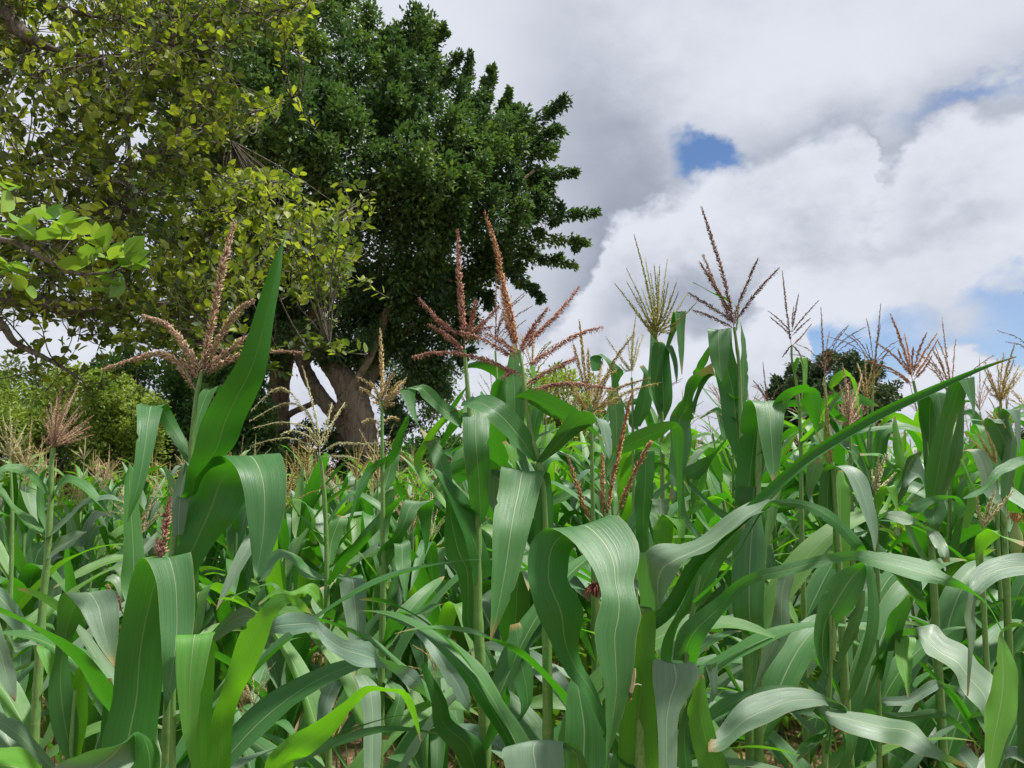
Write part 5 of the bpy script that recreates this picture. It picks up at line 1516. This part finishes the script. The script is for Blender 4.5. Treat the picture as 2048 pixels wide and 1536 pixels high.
K.leaf('T6', [(1385, 645, 1395, 640), (1340, 580, 1370, 610), (1240, 540, 1270, 560), (1180, 505, 1190, 515), (1128, 482, 1130, 484)], [0.02, 0.0], 0.02, base=False)
K.leaf('C9', [(795, 1240, 830, 1230), (740, 1000, 800, 1000), (690, 880, 812, 870), (700, 680, 856, 690), (690, 510, 842, 540), (750, 400, 872, 480), (790, 350, 866, 350), (830, 210, 930, 230), (1000, 95, 1025, 180)], [0.0, 0.08, 0.04], 0.02, 'd', base=False)
K.leaf('C9', [(1020, 180, 1025, 190), (940, 200, 960, 240), (880, 320, 900, 360), (850, 420, 870, 480)], [0.05, 0.05], 0.02, 'd', base=False)
K.leaf('C9', [(870, 190, 890, 200), (890, 120, 930, 150), (930, 40, 980, 60), (990, -40, 1000, -30)], [0.1, 0.06], 0.02, 'd', base=False)
K.leaf('C9', [(800, 900, 830, 985), (880, 820, 930, 930), (990, 760, 1000, 815), (1100, 655, 1106, 662)], [0.02, -0.02], 0.02, 'd', base=False)
K.leaf('C9', [(860, 1160, 880, 1150), (860, 980, 950, 1000), (900, 880, 970, 880), (990, 790, 1000, 800)], [0.05, 0.02], 0.02, 'd', base=False)
K.leaf('C9', [(800, 1270, 820, 1240), (860, 1130, 880, 1190), (950, 1085, 960, 1130), (1040, 1070, 1050, 1085), (1170, 1150, 1172, 1155)], [0.05, 0.0], 0.03, 'y', base=False)

# L: broad bent blades in front of K
Lp = Plant('maize plant with two broad blades bent over like hooks below the dark tassel', 'T7', [(520, 900), (500, 1100), (490, 1500)], 1.85, 0.012, 0.006)
Lp.leaf('T7', [(355, 1500, 490, 1460), (362, 1300, 520, 1300), (380, 1080, 560, 1080), (400, 950, 600, 960), (435, 878, 630, 868), (480, 930, 640, 930), (500, 1080, 640, 1040), (540, 1270, 625, 1220), (582, 1372, 586, 1374)], [0, 0.02, 0, -0.06, -0.08], 0.01)
Lp.leaf('T7', [(560, 1050, 640, 1040), (580, 900, 660, 940), (640, 820, 690, 860), (720, 797, 745, 832), (790, 795, 755, 835), (857, 840, 752, 875), (862, 960, 795, 990), (842, 1068, 835, 1070)], [0.02, -0.05], 0.05, 'd')
Lp.leaf('C9', [(1150, 1560, 1390, 1560), (1180, 1200, 1390, 1200), (1200, 1000, 1400, 1000)][::-1], [0.0, 0.0], 0.02, 'd', base=False)
Lp.leaf('C9', [(1150, 1900, 1380, 1900), (1155, 1500, 1390, 1500), (1230, 1280, 1370, 1250), (1300, 1120, 1340, 1100)], [-0.05, 0.0], 0.0, 'd', -0.2, base=False)

# M: bushy yellow-green tassel
M = Plant('maize plant with bushy yellow-green many-rayed tassel against the clouds', 'T6', [(925, 835), (930, 900), (945, 1280), (950, 1536)], 2.4, 0.011, 0.0045)
M.rays('T6', (925, 850), [(785, 203), (740, 398), (667, 483), (742, 478), (850, 345), (903, 378), (935, 372), (980, 346), (1037, 468), (755, 605), (788, 648), (1045, 538), (1097, 543), (1160, 590), (1062, 690), (965, 515), (880, 420), (1000, 560), (832, 520), (800, 560), (860, 480), (1020, 640), (1040, 720), (850, 700), (920, 430), (985, 480)], 'green', 0.85, 0.03, dense=0.005, per=2, hang=0.15, dz=0.14, fat0=1.1)
M.leaf('T6', [(935, 1285, 965, 1290), (900, 1180, 1005, 1180), (885, 1020, 1005, 1020), (888, 900, 990, 900), (905, 852, 1000, 850), (975, 872, 1020, 880), (1005, 930, 1040, 950), (1022, 1010, 1042, 1020), (1030, 1072, 1032, 1072)], [0, -0.02], 0.02)
M.leaf('T6', [(960, 900, 985, 890), (985, 790, 1020, 790), (1000, 710, 1055, 710), (1018, 652, 1086, 645), (1030, 750, 1082, 740), (1045, 880, 1080, 870), (1062, 1022, 1066, 1022)], [0.02, -0.02], 0.02)
M.leaf('T6', [(870, 1100, 900, 1100), (865, 1000, 925, 1000), (880, 850, 930, 850), (875, 720, 890, 720)], [0.04, 0.06], 0.02)
M.leaf('C9', [(560, 300, 590, 300), (555, 150, 640, 150), (565, -20, 660, -20), (580, -60, 640, -60)], [-0.03, -0.03], 0.02)
M.leaf('C9', [(640, 760, 700, 760), (625, 690, 720, 700), (690, 600, 730, 610)], [-0.02, 0], 0.02, 'y')
M.leaf('C9', [(450, 1480, 540, 1480), (440, 1250, 545, 1250), (438, 1000, 575, 1000), (436, 765, 585, 758), (470, 740, 560, 740)], [-0.3, -0.3], 0.02, 'd', base=False)
M.leaf('C9', [(520, 1180, 540, 1180), (560, 900, 580, 900), (590, 822, 630, 850), (680, 850, 690, 900), (700, 950, 720, 960), (690, 1080, 720, 1100)], [-0.2, -0.2], 0.02, 'g', base=False)
M.leaf('C9', [(560, 1090, 700, 1085), (580, 1150, 690, 1150), (630, 1240, 665, 1240), (650, 1310, 655, 1312)], [-0.3, -0.3], 0.02, 'g', base=False)
M.leaf('C9', [(580, 1440, 700, 1440), (575, 1330, 720, 1350), (610, 1240, 730, 1260), (650, 1210, 800, 1220), (740, 1290, 805, 1280), (755, 1370, 800, 1370)], [-0.35, -0.35], 0.02, 'y', base=False)

# R: gold brown tassel left of it
R_ = Plant('maize plant with golden brown tassel spreading behind the grey blade in the middle', 'T6', [(530, 1200), (535, 1300), (540, 1600)], 2.15, 0.010, 0.004)
R_.tassel('T6', [[(515, 1200), (485, 900), (464, 703)], [(560, 1220), (650, 970), (785, 780)], [(560, 1230), (700, 1100), (875, 1042)], [(560, 1240), (740, 1125), (937, 1068)], [(545, 1220), (600, 1060), (682, 990)], [(500, 1120), (460, 960), (428, 840)], [(530, 1200), (520, 1010), (515, 870)], [(520, 1220), (430, 1120), (400, 1010)], [(540, 1230), (570, 1100), (600, 930)], [(530, 1240), (470, 1180), (440, 1090)], [(545, 1240), (620, 1190), (700, 1180)], [(540, 1250), (600, 1230), (620, 1240)]], 'olive', 1.15, 0.0042, 3, 0.3, 0.45, 0.1, 1.0)
R_.leaf('T6', [(640, 1180, 680, 1180), (650, 1080, 700, 1060), (640, 980, 720, 1000), (590, 915, 610, 910), (530, 920, 600, 910), (535, 1000, 590, 1000)], [0.1, 0.05], 0.02, 'd', base=False)
R_.leaf('C9', [(250, 760, 330, 760), (250, 560, 370, 560), (240, 380, 350, 380), (230, 280, 290, 290)], [0.05, 0.05], 0.02, 'd', base=False)
R_.grow(1.25, 0.4, 0.5, 0.075, 0.4, 1.2)
R_.grow(1.1, 3.5, 0.6, 0.075, 0.4, 1.8)

# Q: pale slim tassel between them
Q_ = Plant('maize plant with slim pale grey-green tassel between the golden and the bushy tassels', 'T6', [(770, 1040), (775, 1150), (780, 1500)], 2.8, 0.010, 0.004)
Q_.rays('T6', (770, 1040), [(795, 676), (838, 785), (620, 803), (742, 788), (690, 900), (810, 800), (700, 960), (780, 760)], 'pale', 0.8, 0.03, dense=0.005, per=2, dz=0.1)
Q_.leaf('C9', [(430, 560, 480, 560), (440, 400, 560, 400), (500, 200, 560, 200), (470, 120, 500, 110)], [0, 0], 0.02, 'd')
Q_.leaf('C9', [(400, 560, 470, 590), (380, 480, 440, 500), (350, 380, 380, 400)], [0, 0], 0.02, 'd')
Q_.grow(1.2, 0.5, 0.6, 0.075, 0.4, 1.8)
Q_.grow(1.0, 3.4, 0.6, 0.075, 0.4, 1.8)

# N: thin dark tassel, small bent leaf under it
N_ = Plant('slim maize plant with thin dark tassel left of the lone round-crowned tree', 'T7', [(688, 560), (690, 640), (712, 760), (732, 920), (742, 1130), (745, 1500)], 3.0, 0.010, 0.004)
N_.tassel('T7', [[(688, 570), (656, 330), (634, 125)], [(688, 480), (710, 360), (730, 256)], [(690, 480), (760, 390), (846, 296)], [(684, 480), (620, 410), (550, 356)], [(684, 500), (620, 440), (562, 393)], [(692, 500), (740, 450), (797, 400)], [(692, 560), (750, 500), (806, 432)], [(690, 555), (660, 590), (634, 626)], [(690, 555), (730, 600), (765, 690)], [(690, 450), (695, 390), (700, 330)]], 'dark', 0.95, 0.005, 2, 0.15, 0.4, 0.1, 1.2)
N_.leaf('T7', [(700, 720, 712, 720), (700, 660, 740, 640), (720, 628, 775, 628), (750, 680, 782, 690), (752, 780, 778, 790), (745, 870, 750, 870)], [0, -0.03], 0.02, 'y')
N_.leaf('T7', [(720, 950, 735, 950), (735, 920, 800, 900), (760, 890, 770, 880)], [0, 0], 0.02, 'y')
N_.leaf('T7', [(735, 1150, 745, 1140), (770, 1080, 800, 1100), (830, 1020, 850, 1060), (900, 1000, 905, 1010)], [0, 0], 0.02, 'g')
N_.leaf('T7', [(930, 830, 940, 850), (905, 800, 915, 815), (930, 740, 950, 790), (1000, 700, 1010, 740), (1060, 760, 1040, 770), (1080, 850, 1060, 860), (1085, 950, 1083, 950)], [-0.2, -0.2], 0.02, 'y', base=False)

# O: rust tassel and broad upright blades at the right
O = Plant('maize plant with spreading rust tassel and two broad upright blades near the right border', 'T7', [(1400, 765), (1415, 830), (1432, 890), (1470, 1100), (1490, 1450)], 2.3, 0.012, 0.004)
O.tassel('T7', [[(1400, 775), (1330, 540), (1268, 376)], [(1395, 740), (1370, 600), (1348, 486)], [(1402, 730), (1430, 600), (1477, 486)], [(1402, 720), (1470, 590), (1540, 486)], [(1408, 740), (1470, 650), (1546, 518)], [(1392, 740), (1290, 620), (1178, 538)], [(1392, 780), (1280, 700), (1112, 643)], [(1390, 795), (1330, 740), (1250, 705)], [(1400, 730), (1395, 640), (1400, 570)], [(1402, 760), (1460, 700), (1510, 620)], [(1396, 730), (1340, 650), (1310, 580)]], 'orange', 0.95, 0.0048, 3, 0.2, 0.4, 0.1, 1.3)
O.leaf('T7', [(1460, 1270, 1482, 1255), (1452, 1110, 1540, 1110), (1435, 970, 1560, 980), (1432, 880, 1580, 890), (1460, 835, 1590, 838), (1500, 870, 1592, 870), (1530, 960, 1585, 960), (1540, 1100, 1560, 1100)], [0, -0.03], 0.02, arch=0.1)
O.leaf('T7', [(1472, 1430, 1552, 1440), (1480, 1250, 1605, 1260), (1530, 1060, 1632, 1060), (1580, 880, 1692, 890), (1612, 790, 1722, 790), (1650, 752, 1756, 740), (1690, 800, 1763, 790), (1730, 890, 1763, 880), (1752, 972, 1756, 974)], [-0.05, -0.1], 0.02)
O.leaf('T7', [(1560, 1420, 1600, 1400), (1590, 1250, 1680, 1230), (1640, 1060, 1700, 1050), (1670, 920, 1700, 910), (1700, 880, 1720, 890), (1770, 900, 1775, 910), (1808, 990, 1810, 995)], [0.05, 0.05], 0.02, 'g')
O.leaf('T7', [(1480, 1480, 1500, 1470), (1440, 1330, 1470, 1340), (1340, 1390, 1440, 1190), (1365, 1270, 1420, 1190)], [0.05, 0], 0.02, 'g')
O.leaf('C7', [(1360, 1290, 1440, 1290), (1310, 1200, 1480, 1200), (1330, 1120, 1470, 1120), (1380, 1070, 1430, 1070)], [-0.05, -0.03], 0.01, 'g', -0.15)
O.leaf('C7', [(1160, 1240, 1200, 1225), (1250, 1110, 1290, 1185), (1380, 1068, 1380, 1125), (1470, 1062, 1470, 1090), (1565, 1075, 1535, 1090), (1622, 1150, 1560, 1155), (1600, 1230, 1570, 1235)], [-0.1, -0.2], 0.03, 'd', base=False)
O.leaf('C7', [(985, 1203, 985, 1212), (1080, 1178, 1070, 1242), (1200, 1198, 1180, 1275), (1300, 1270, 1290, 1285), (1420, 1330, 1365, 1385), (1485, 1420, 1420, 1490), (1512, 1550, 1460, 1555)], [-0.3, -0.45], 0.04, 'g', base=False)

# P: pair of hooked leaves and fan tassel at the right border
Pp = Plant('maize plant with fan-shaped tan tassel over hooked blades at the right border', 'T7', [(1900, 915), (1910, 1000), (1930, 1200), (1930, 1500)], 2.4, 0.012, 0.004)
Pp.rays('T7', (1902, 925), [(1992, 552), (1815, 688), (1820, 655), (1892, 635), (1990, 640), (2022, 676), (2048, 702), (1852, 720), (1962, 648), (1812, 770), (1930, 600), (2010, 720)], 'olive', 0.85, 0.03, dense=0.005, per=2, dz=0.1)
Pp.leaf('C7', [(1900, 900, 1930, 880), (1875, 790, 1975, 760), (1800, 640, 1960, 640), (1758, 530, 1905, 560), (1770, 498, 1905, 500), (1840, 530, 1900, 540)], [0, -0.05], 0.02, 'g')
Pp.leaf('C7', [(1960, 760, 1990, 740), (1915, 570, 1970, 590), (1880, 475, 1940, 490), (1900, 428, 2012, 428), (1970, 500, 2027, 500), (1990, 620, 2022, 640), (2010, 772, 2013, 772)], [0, -0.05], 0.02, 'g')
Pp.leaf('C7', [(1880, 1180, 1910, 1180), (1880, 900, 1980, 900), (1900, 700, 2000, 700), (1930, 600, 1980, 600)], [-0.03, 0], 0.02, 'g')
Pp.leaf('C7', [(1600, 1092, 1605, 1080), (1760, 1045, 1745, 990), (1855, 935, 1835, 870), (1950, 885, 1945, 800), (2060, 835, 2060, 780), (2180, 850, 2180, 820)][::-1], [-0.3, -0.4], 0.03, 'd', base=False)
Pp.leaf('C7', [(1600, 735, 1640, 725), (1660, 760, 1760, 740), (1720, 900, 1820, 850), (1760, 1050, 1850, 1000), (1900, 1200, 1910, 1190)][::-1], [-0.1, -0.1], 0.02, 'g', base=False)
Pp.leaf('C7', [(1590, 1300, 1640, 1300), (1640, 1050, 1720, 1080), (1610, 900, 1660, 950), (1580, 800, 1600, 800)], [-0.2, -0.2], 0.02, 'y', base=False)
ear(Pp.root, at(2032, 1110, 2.1), (0.0, -0.1, 1), 0.09, 0.016, SILK_TAN, 0.045)

# small tassels that show between the leaves on the right
W_ = Plant('maize plant with leaning tan tassel just left of the hooked blades at the right border', 'C7', [(1850, 860), (1855, 1000), (1860, 1400)], 2.9, 0.010, 0.004)
W_.rays('C7', (1855, 850), [(1722, 465), (1690, 590), (1700, 680), (1780, 560), (1760, 700), (1660, 650), (1800, 640)], 'olive', 0.8, 0.03, dense=0.005, per=2)
W_.leaf('C7', [(1780, 800, 1790, 780), (1700, 680, 1720, 660), (1640, 590, 1690, 620), (1610, 600, 1625, 640)], [0, 0], 0.02, 'y')
W_.grow(1.1, 2.8, 0.6, 0.075, 0.4, 1.8)
W_.grow(1.0, 0.3, 0.6, 0.075, 0.4, 1.8)
V_ = Plant('maize plant with dry tan brush tassel in front of the lone round-crowned tree', 'C7', [(770, 580), (775, 700), (780, 1000)], 2.5, 0.010, 0.004)
V_.rays('C7', (770, 570), [(722, 100), (868, 165), (700, 250), (800, 270), (650, 500), (760, 240), (740, 330), (830, 340), (690, 400), (820, 430), (780, 180), (860, 400), (700, 520), (850, 480)], 'pink', 0.8, 0.03, dense=0.005, per=2, dz=0.12)
V_.rays('C7', (640, 900), [(580, 210), (560, 420), (610, 480), (640, 560), (520, 570), (560, 700)], 'olive', 0.8, 0.02, dense=0.005, per=2)
V_.leaf('C7', [(605, 560, 620, 520), (590, 440, 640, 430), (640, 380, 720, 320), (710, 290, 760, 260)], [0.03, 0.03], 0.02, 'g', base=False)
V_.leaf('C7', [(760, 1000, 800, 1000), (1080, 900, 1150, 900), (1085, 650, 1155, 700), (1090, 500, 1110, 480)], [0, 0], 0.02, 'y', base=False)
V_.leaf('C7', [(930, 880, 940, 880), (915, 700, 938, 700), (920, 540, 930, 540)], [0.1, 0.1], 0.02, 'g', base=False)
V_.leaf('C7', [(810, 640, 815, 630), (900, 600, 900, 570), (1080, 570, 1100, 550), (1230, 570, 1220, 560), (1300, 610, 1300, 605)], [0.1, 0.1], 0.02, 'd', base=False)
V_.leaf('C7', [(700, 690, 740, 640), (800, 780, 850, 740), (880, 920, 910, 900), (930, 1000, 935, 1000)], [0, 0], 0.02, 'd', base=False)
X_ = Plant('maize plant with thick pale green unopened tassel below the spear-like blade', 'C7', [(960, 1060), (965, 1150), (970, 1400)], 2.4, 0.010, 0.005)
X_.rays('C7', (960, 1070), [(1030, 770), (985, 790), (1000, 850), (935, 880), (940, 930), (1108, 900), (1070, 940), (975, 830)], 'pale', 1.4, 0.02, dense=0.0045, per=3, spread=0.3, hang=0.1)
X_.leaf('C7', [(960, 1200, 990, 1200), (980, 1030, 1060, 1010), (1040, 1000, 1110, 1000), (1080, 1090, 1125, 1090), (1120, 1180, 1124, 1182)], [-0.03, -0.05], 0.02, 'y')
X_.leaf('C7', [(1150, 1010, 1200, 1010), (1160, 880, 1230, 880), (1210, 780, 1290, 770), (1280, 740, 1310, 735)], [0, 0], 0.02, 'g', base=False)
X_.leaf('C7', [(1150, 900, 1130, 860), (1060, 860, 1080, 820), (990, 780, 1000, 760), (850, 770, 850, 755)], [0.1, 0.1], 0.02, 'y', base=False)
Y_ = Plant('maize plant with four thick pale green tassel arms low at the right border', 'C7', [(1735, 1330), (1735, 1450), (1740, 1600)], 2.0, 0.010, 0.005)
Y_.rays('C7', (1735, 1330), [(1830, 1040), (1705, 1080), (1970, 1030), (1860, 1110)], 'pale', 1.3, 0.02, dense=0.0045, per=3, spread=0.3, hang=0.1)
Y_.leaf('C7', [(1690, 1536, 1720, 1536), (1690, 1400, 1800, 1430), (1740, 1330, 1870, 1350), (1800, 1310, 1870, 1320), (1900, 1370, 1870, 1350), (2048, 1440, 2048, 1400)], [-0.02, -0.1], 0.03, 'y')
Y_.grow(0.9, 3.0, 0.6, 0.08, 0.4, 1.8)
Y_.grow(0.8, 5.8, 0.6, 0.08, 0.4, 1.8, 'g')

# plant behind J with the curved pale leaf
Qp = Plant('maize plant with a pale blade arched like a hoop under the spear-like blade', 'C7', [(640, 820), (660, 1000), (690, 1500)], 1.85, 0.012, 0.006)
Qp.leaf('C7', [(545, 1250, 650, 1250), (546, 1000, 660, 1000), (575, 880, 690, 880), (625, 838, 745, 836), (740, 900, 840, 880), (810, 1040, 920, 980), (870, 1200, 962, 1160), (930, 1380, 976, 1340), (960, 1478, 963, 1478)], [0, 0, -0.04, -0.08, -0.1], 0.02, 'g')
Qp.leaf('C7', [(640, 1600, 770, 1600), (650, 1250, 780, 1250), (650, 1050, 775, 1050), (660, 930, 750, 960), (680, 870, 720, 880)], [0.0, 0.03], 0.02, 'y')
Qp.leaf('C7', [(460, 1050, 500, 1080), (455, 900, 570, 900), (480, 800, 580, 800)], [0.05, 0.03], 0.02, 'g', base=False)
Qp.grow(0.9, 0.4, 0.6, 0.08, 0.4, 1.8)

# Rr: plants of the lower right corner
Rr = Plant('front maize plant with a spoon-shaped dark blade cupping a young ear at the lower right', 'F', [(1660, 1230), (1662, 1300), (1660, 1350), (1655, 1450), (1650, 1536)], 1.5, 0.011, 0.003)
Rr.leaf('C8', [(600, 885, 640, 865), (530, 700, 640, 700), (518, 500, 690, 480), (560, 280, 800, 370), (650, 130, 868, 240), (790, 55, 900, 120), (880, 45, 942, 60), (900, 200, 976, 220), (905, 400, 992, 400), (880, 600, 966, 600), (820, 800, 880, 830), (760, 980, 800, 1000), (722, 1100, 725, 1102)], [0, 0, 0, -0.02, -0.05, -0.06], 0.02, 'd')
Rr.leaf('C8', [(640, 860, 660, 850), (700, 700, 760, 690), (740, 520, 850, 500), (800, 380, 880, 350), (860, 240, 890, 240)], [0.02, 0.03], 0.02, 'g')
ear(Rr.root, at(1488 + 650 * S5, 1116 + 740 * S5, 1.5), (0.10, 0.1, 1), 0.075, 0.007, SILK_TAN, 0.003)
Rr.leaf('C8', [(745, 1112, 745, 1116), (600, 1013, 620, 1083), (440, 953, 480, 1088), (280, 948, 350, 1122), (130, 973, 200, 1205), (0, 1050, 0, 1285), (-150, 1200, -150, 1400), (-260, 1350, -260, 1420)], [-0.05, -0.18], 0.04, 'g', 0.12)
Rr.leaf('C8', [(640, 1240, 650, 1230), (520, 1095, 510, 1115), (640, 1104, 640, 1212), (850, 1135, 820, 1300), (1050, 1172, 1030, 1358), (1230, 1188, 1170, 1392), (1330, 1310, 1330, 1445), (1450, 1410, 1450, 1485), (1622, 1523, 1622, 1526)], [-0.05, -0.1, -0.22], 0.05, 'g', 0.12)
Rr.leaf('C8', [(640, 1650, 700, 1650), (740, 1400, 820, 1400), (730, 1250, 815, 1250)], [0.02, 0.04], 0.02)
Rr.leaf('C8', [(380, 1500, 560, 1340), (410, 1360, 600, 1300), (600, 1260, 640, 1240)][::-1], [0, -0.05], 0.03)
Rr.leaf('C8', [(960, 820, 1000, 790), (920, 780, 990, 700), (1020, 600, 1120, 660), (1060, 420, 1180, 470), (1170, 300, 1240, 330), (1210, 260, 1230, 260)], [0.1, 0.06], 0.02, base=False)
Rs = Plant('front maize plant with broad grey blade sagging to the right corner', 'F', [(1755, 1280), (1758, 1400), (1760, 1600)], 1.62, 0.011, 0.003)
Rs.leaf('C8', [(1000, 900, 1010, 860), (1060, 640, 1080, 620), (1120, 540, 1200, 560), (1260, 505, 1270, 580), (1385, 487, 1330, 680), (1470, 580, 1410, 750), (1620, 640, 1540, 850), (1720, 760, 1610, 960), (1850, 880, 1700, 1090), (1870, 1100, 1760, 1180), (1880, 1250, 1840, 1260)], [0, -0.1, -0.2], 0.05, 'g', 0.12)
Rs.leaf('C8', [(1060, 640, 1080, 620), (1110, 540, 1242, 582), (1100, 640, 1242, 690), (1115, 760, 1232, 800), (1160, 900, 1222, 900), (1205, 1022, 1213, 1024)], [0, -0.12], 0.02, 'y')
Rs.leaf('C8', [(960, 1100, 1000, 1090), (1010, 1020, 1040, 1080), (1200, 1000, 1230, 1070), (1380, 890, 1400, 970), (1480, 920, 1480, 945), (1600, 950, 1620, 1020), (1640, 1010, 1640, 1030)], [0, 0], 0.03, 'g', 0.16, 0.06)
Rs.leaf('C8', [(860, 1115, 870, 1140), (1050, 1130, 1100, 1190), (1250, 1120, 1290, 1185), (1400, 1105, 1430, 1170), (1560, 1190, 1540, 1230), (1740, 1400, 1680, 1330)], [0.05, -0.03], 0.03, 'g')
Rt = Plant('front maize plant with a broad bright green blade hanging at the lower right border', 'F', [(2070, 1150), (2075, 1300), (2080, 1600)], 1.35, 0.012, 0.008)
Rt.leaf('C8', [(2150, 600, 2160, 560), (2000, 470, 2040, 500), (1880, 530, 1900, 540), (1860, 650, 1935, 650), (1825, 820, 1995, 830), (1795, 980, 2014, 1000), (1765, 1160, 1980, 1180), (1755, 1350, 1910, 1350), (1762, 1540, 1860, 1540), (1790, 1650, 1800, 1650)], [0, -0.1], 0.02, 'y', base=False)
Rt.leaf('C8', [(2150, -20, 2150, 110), (1950, -30, 1960, 135), (1780, 10, 1850, 180), (1660, 120, 1730, 260), (1640, 260, 1705, 300), (1620, 420, 1685, 420), (1625, 550, 1690, 560), (1635, 750, 1672, 780), (1635, 1010, 1638, 1010)], [0, -0.1], 0.03, 'g')
Rt.leaf('C8', [(2060, 700, 2130, 650), (1980, 720, 2080, 700), (2000, 1000, 2120, 1000), (1990, 1400, 2100, 1400), (2010, 1700, 2060, 1700)], [0.03, 0], 0.02, 'g')
Rt.leaf('C8', [(1900, 1500, 1900, 1430), (2000, 1470, 2000, 1380), (2100, 1560, 2110, 1500)], [0, 0], 0.03, 'g', base=False)

for _p in (A, Cc, Dd, U_, T_, E, F_, G, H, S_, K, Lp, M, R_, Q_, N_, O, Pp, W_, V_, X_, Y_, Qp):
    _p.clothe()
for _p in (B, I, J, Rr, Rs, Rt):
    _p.clothe(3, 0.55)

field()


# ------------------------------------------------------------------ grasshopper on the great arched blade
def grasshopper():
    root = ob('grasshopper', None, label='tiny beige grasshopper clinging to the edge of the great arched blade', category='insect')
    d = 1.245
    K = lambda x, y, dz=0.0: at(1200 + x * 0.0651, 1330 + y * 0.0651, d + dz)
    tan = simple_mat('grasshopper_tan', [(0.42, 0.33, 0.18), (0.52, 0.43, 0.26)], 0.5, 0.4, nscale=300)
    drk = simple_mat('grasshopper_dark', [(0.03, 0.06, 0.035), (0.06, 0.09, 0.05)], 0.4, 0.5, nscale=300)
    org = simple_mat('grasshopper_orange', [(0.35, 0.16, 0.05), (0.40, 0.20, 0.07)], 0.5, 0.4, nscale=300)

    def piece(nm, pts, rad, mat, sides=8):
        P = catmull(np.array([[*K(*p), r] for p, r in zip(pts, rad)]), 10)
        V, F, U = tube(P[:, :3], P[:, 3], sides)
        ob(nm, mesh(nm, V, F, U, [mat]), root)
    piece('abdomen', [(1060, 90), (1040, 330), (1010, 600), (950, 840)], [0.0006, 0.0022, 0.0034, 0.003], tan)
    piece('wing', [(1085, 100, -0.003), (1075, 350, -0.004), (1040, 560, -0.004)], [0.0006, 0.0016, 0.0012], tan)
    piece('head', [(950, 840), (935, 920), (930, 1010)], [0.003, 0.0032, 0.0016], drk)
    piece('mouth', [(940, 1000), (945, 1060), (940, 1120)], [0.0016, 0.0018, 0.0006], org)
    piece('leg', [(1030, 620), (1150, 590), (1280, 620)], [0.0011, 0.0009, 0.0005], tan, 6)
    piece('leg', [(1000, 700), (1000, 420), (1005, 300)], [0.0012, 0.001, 0.0005], tan, 6)
    piece('antenna', [(940, 1110), (915, 1250), (905, 1400)], [0.0005, 0.0004, 0.0003], drk, 5)


grasshopper()
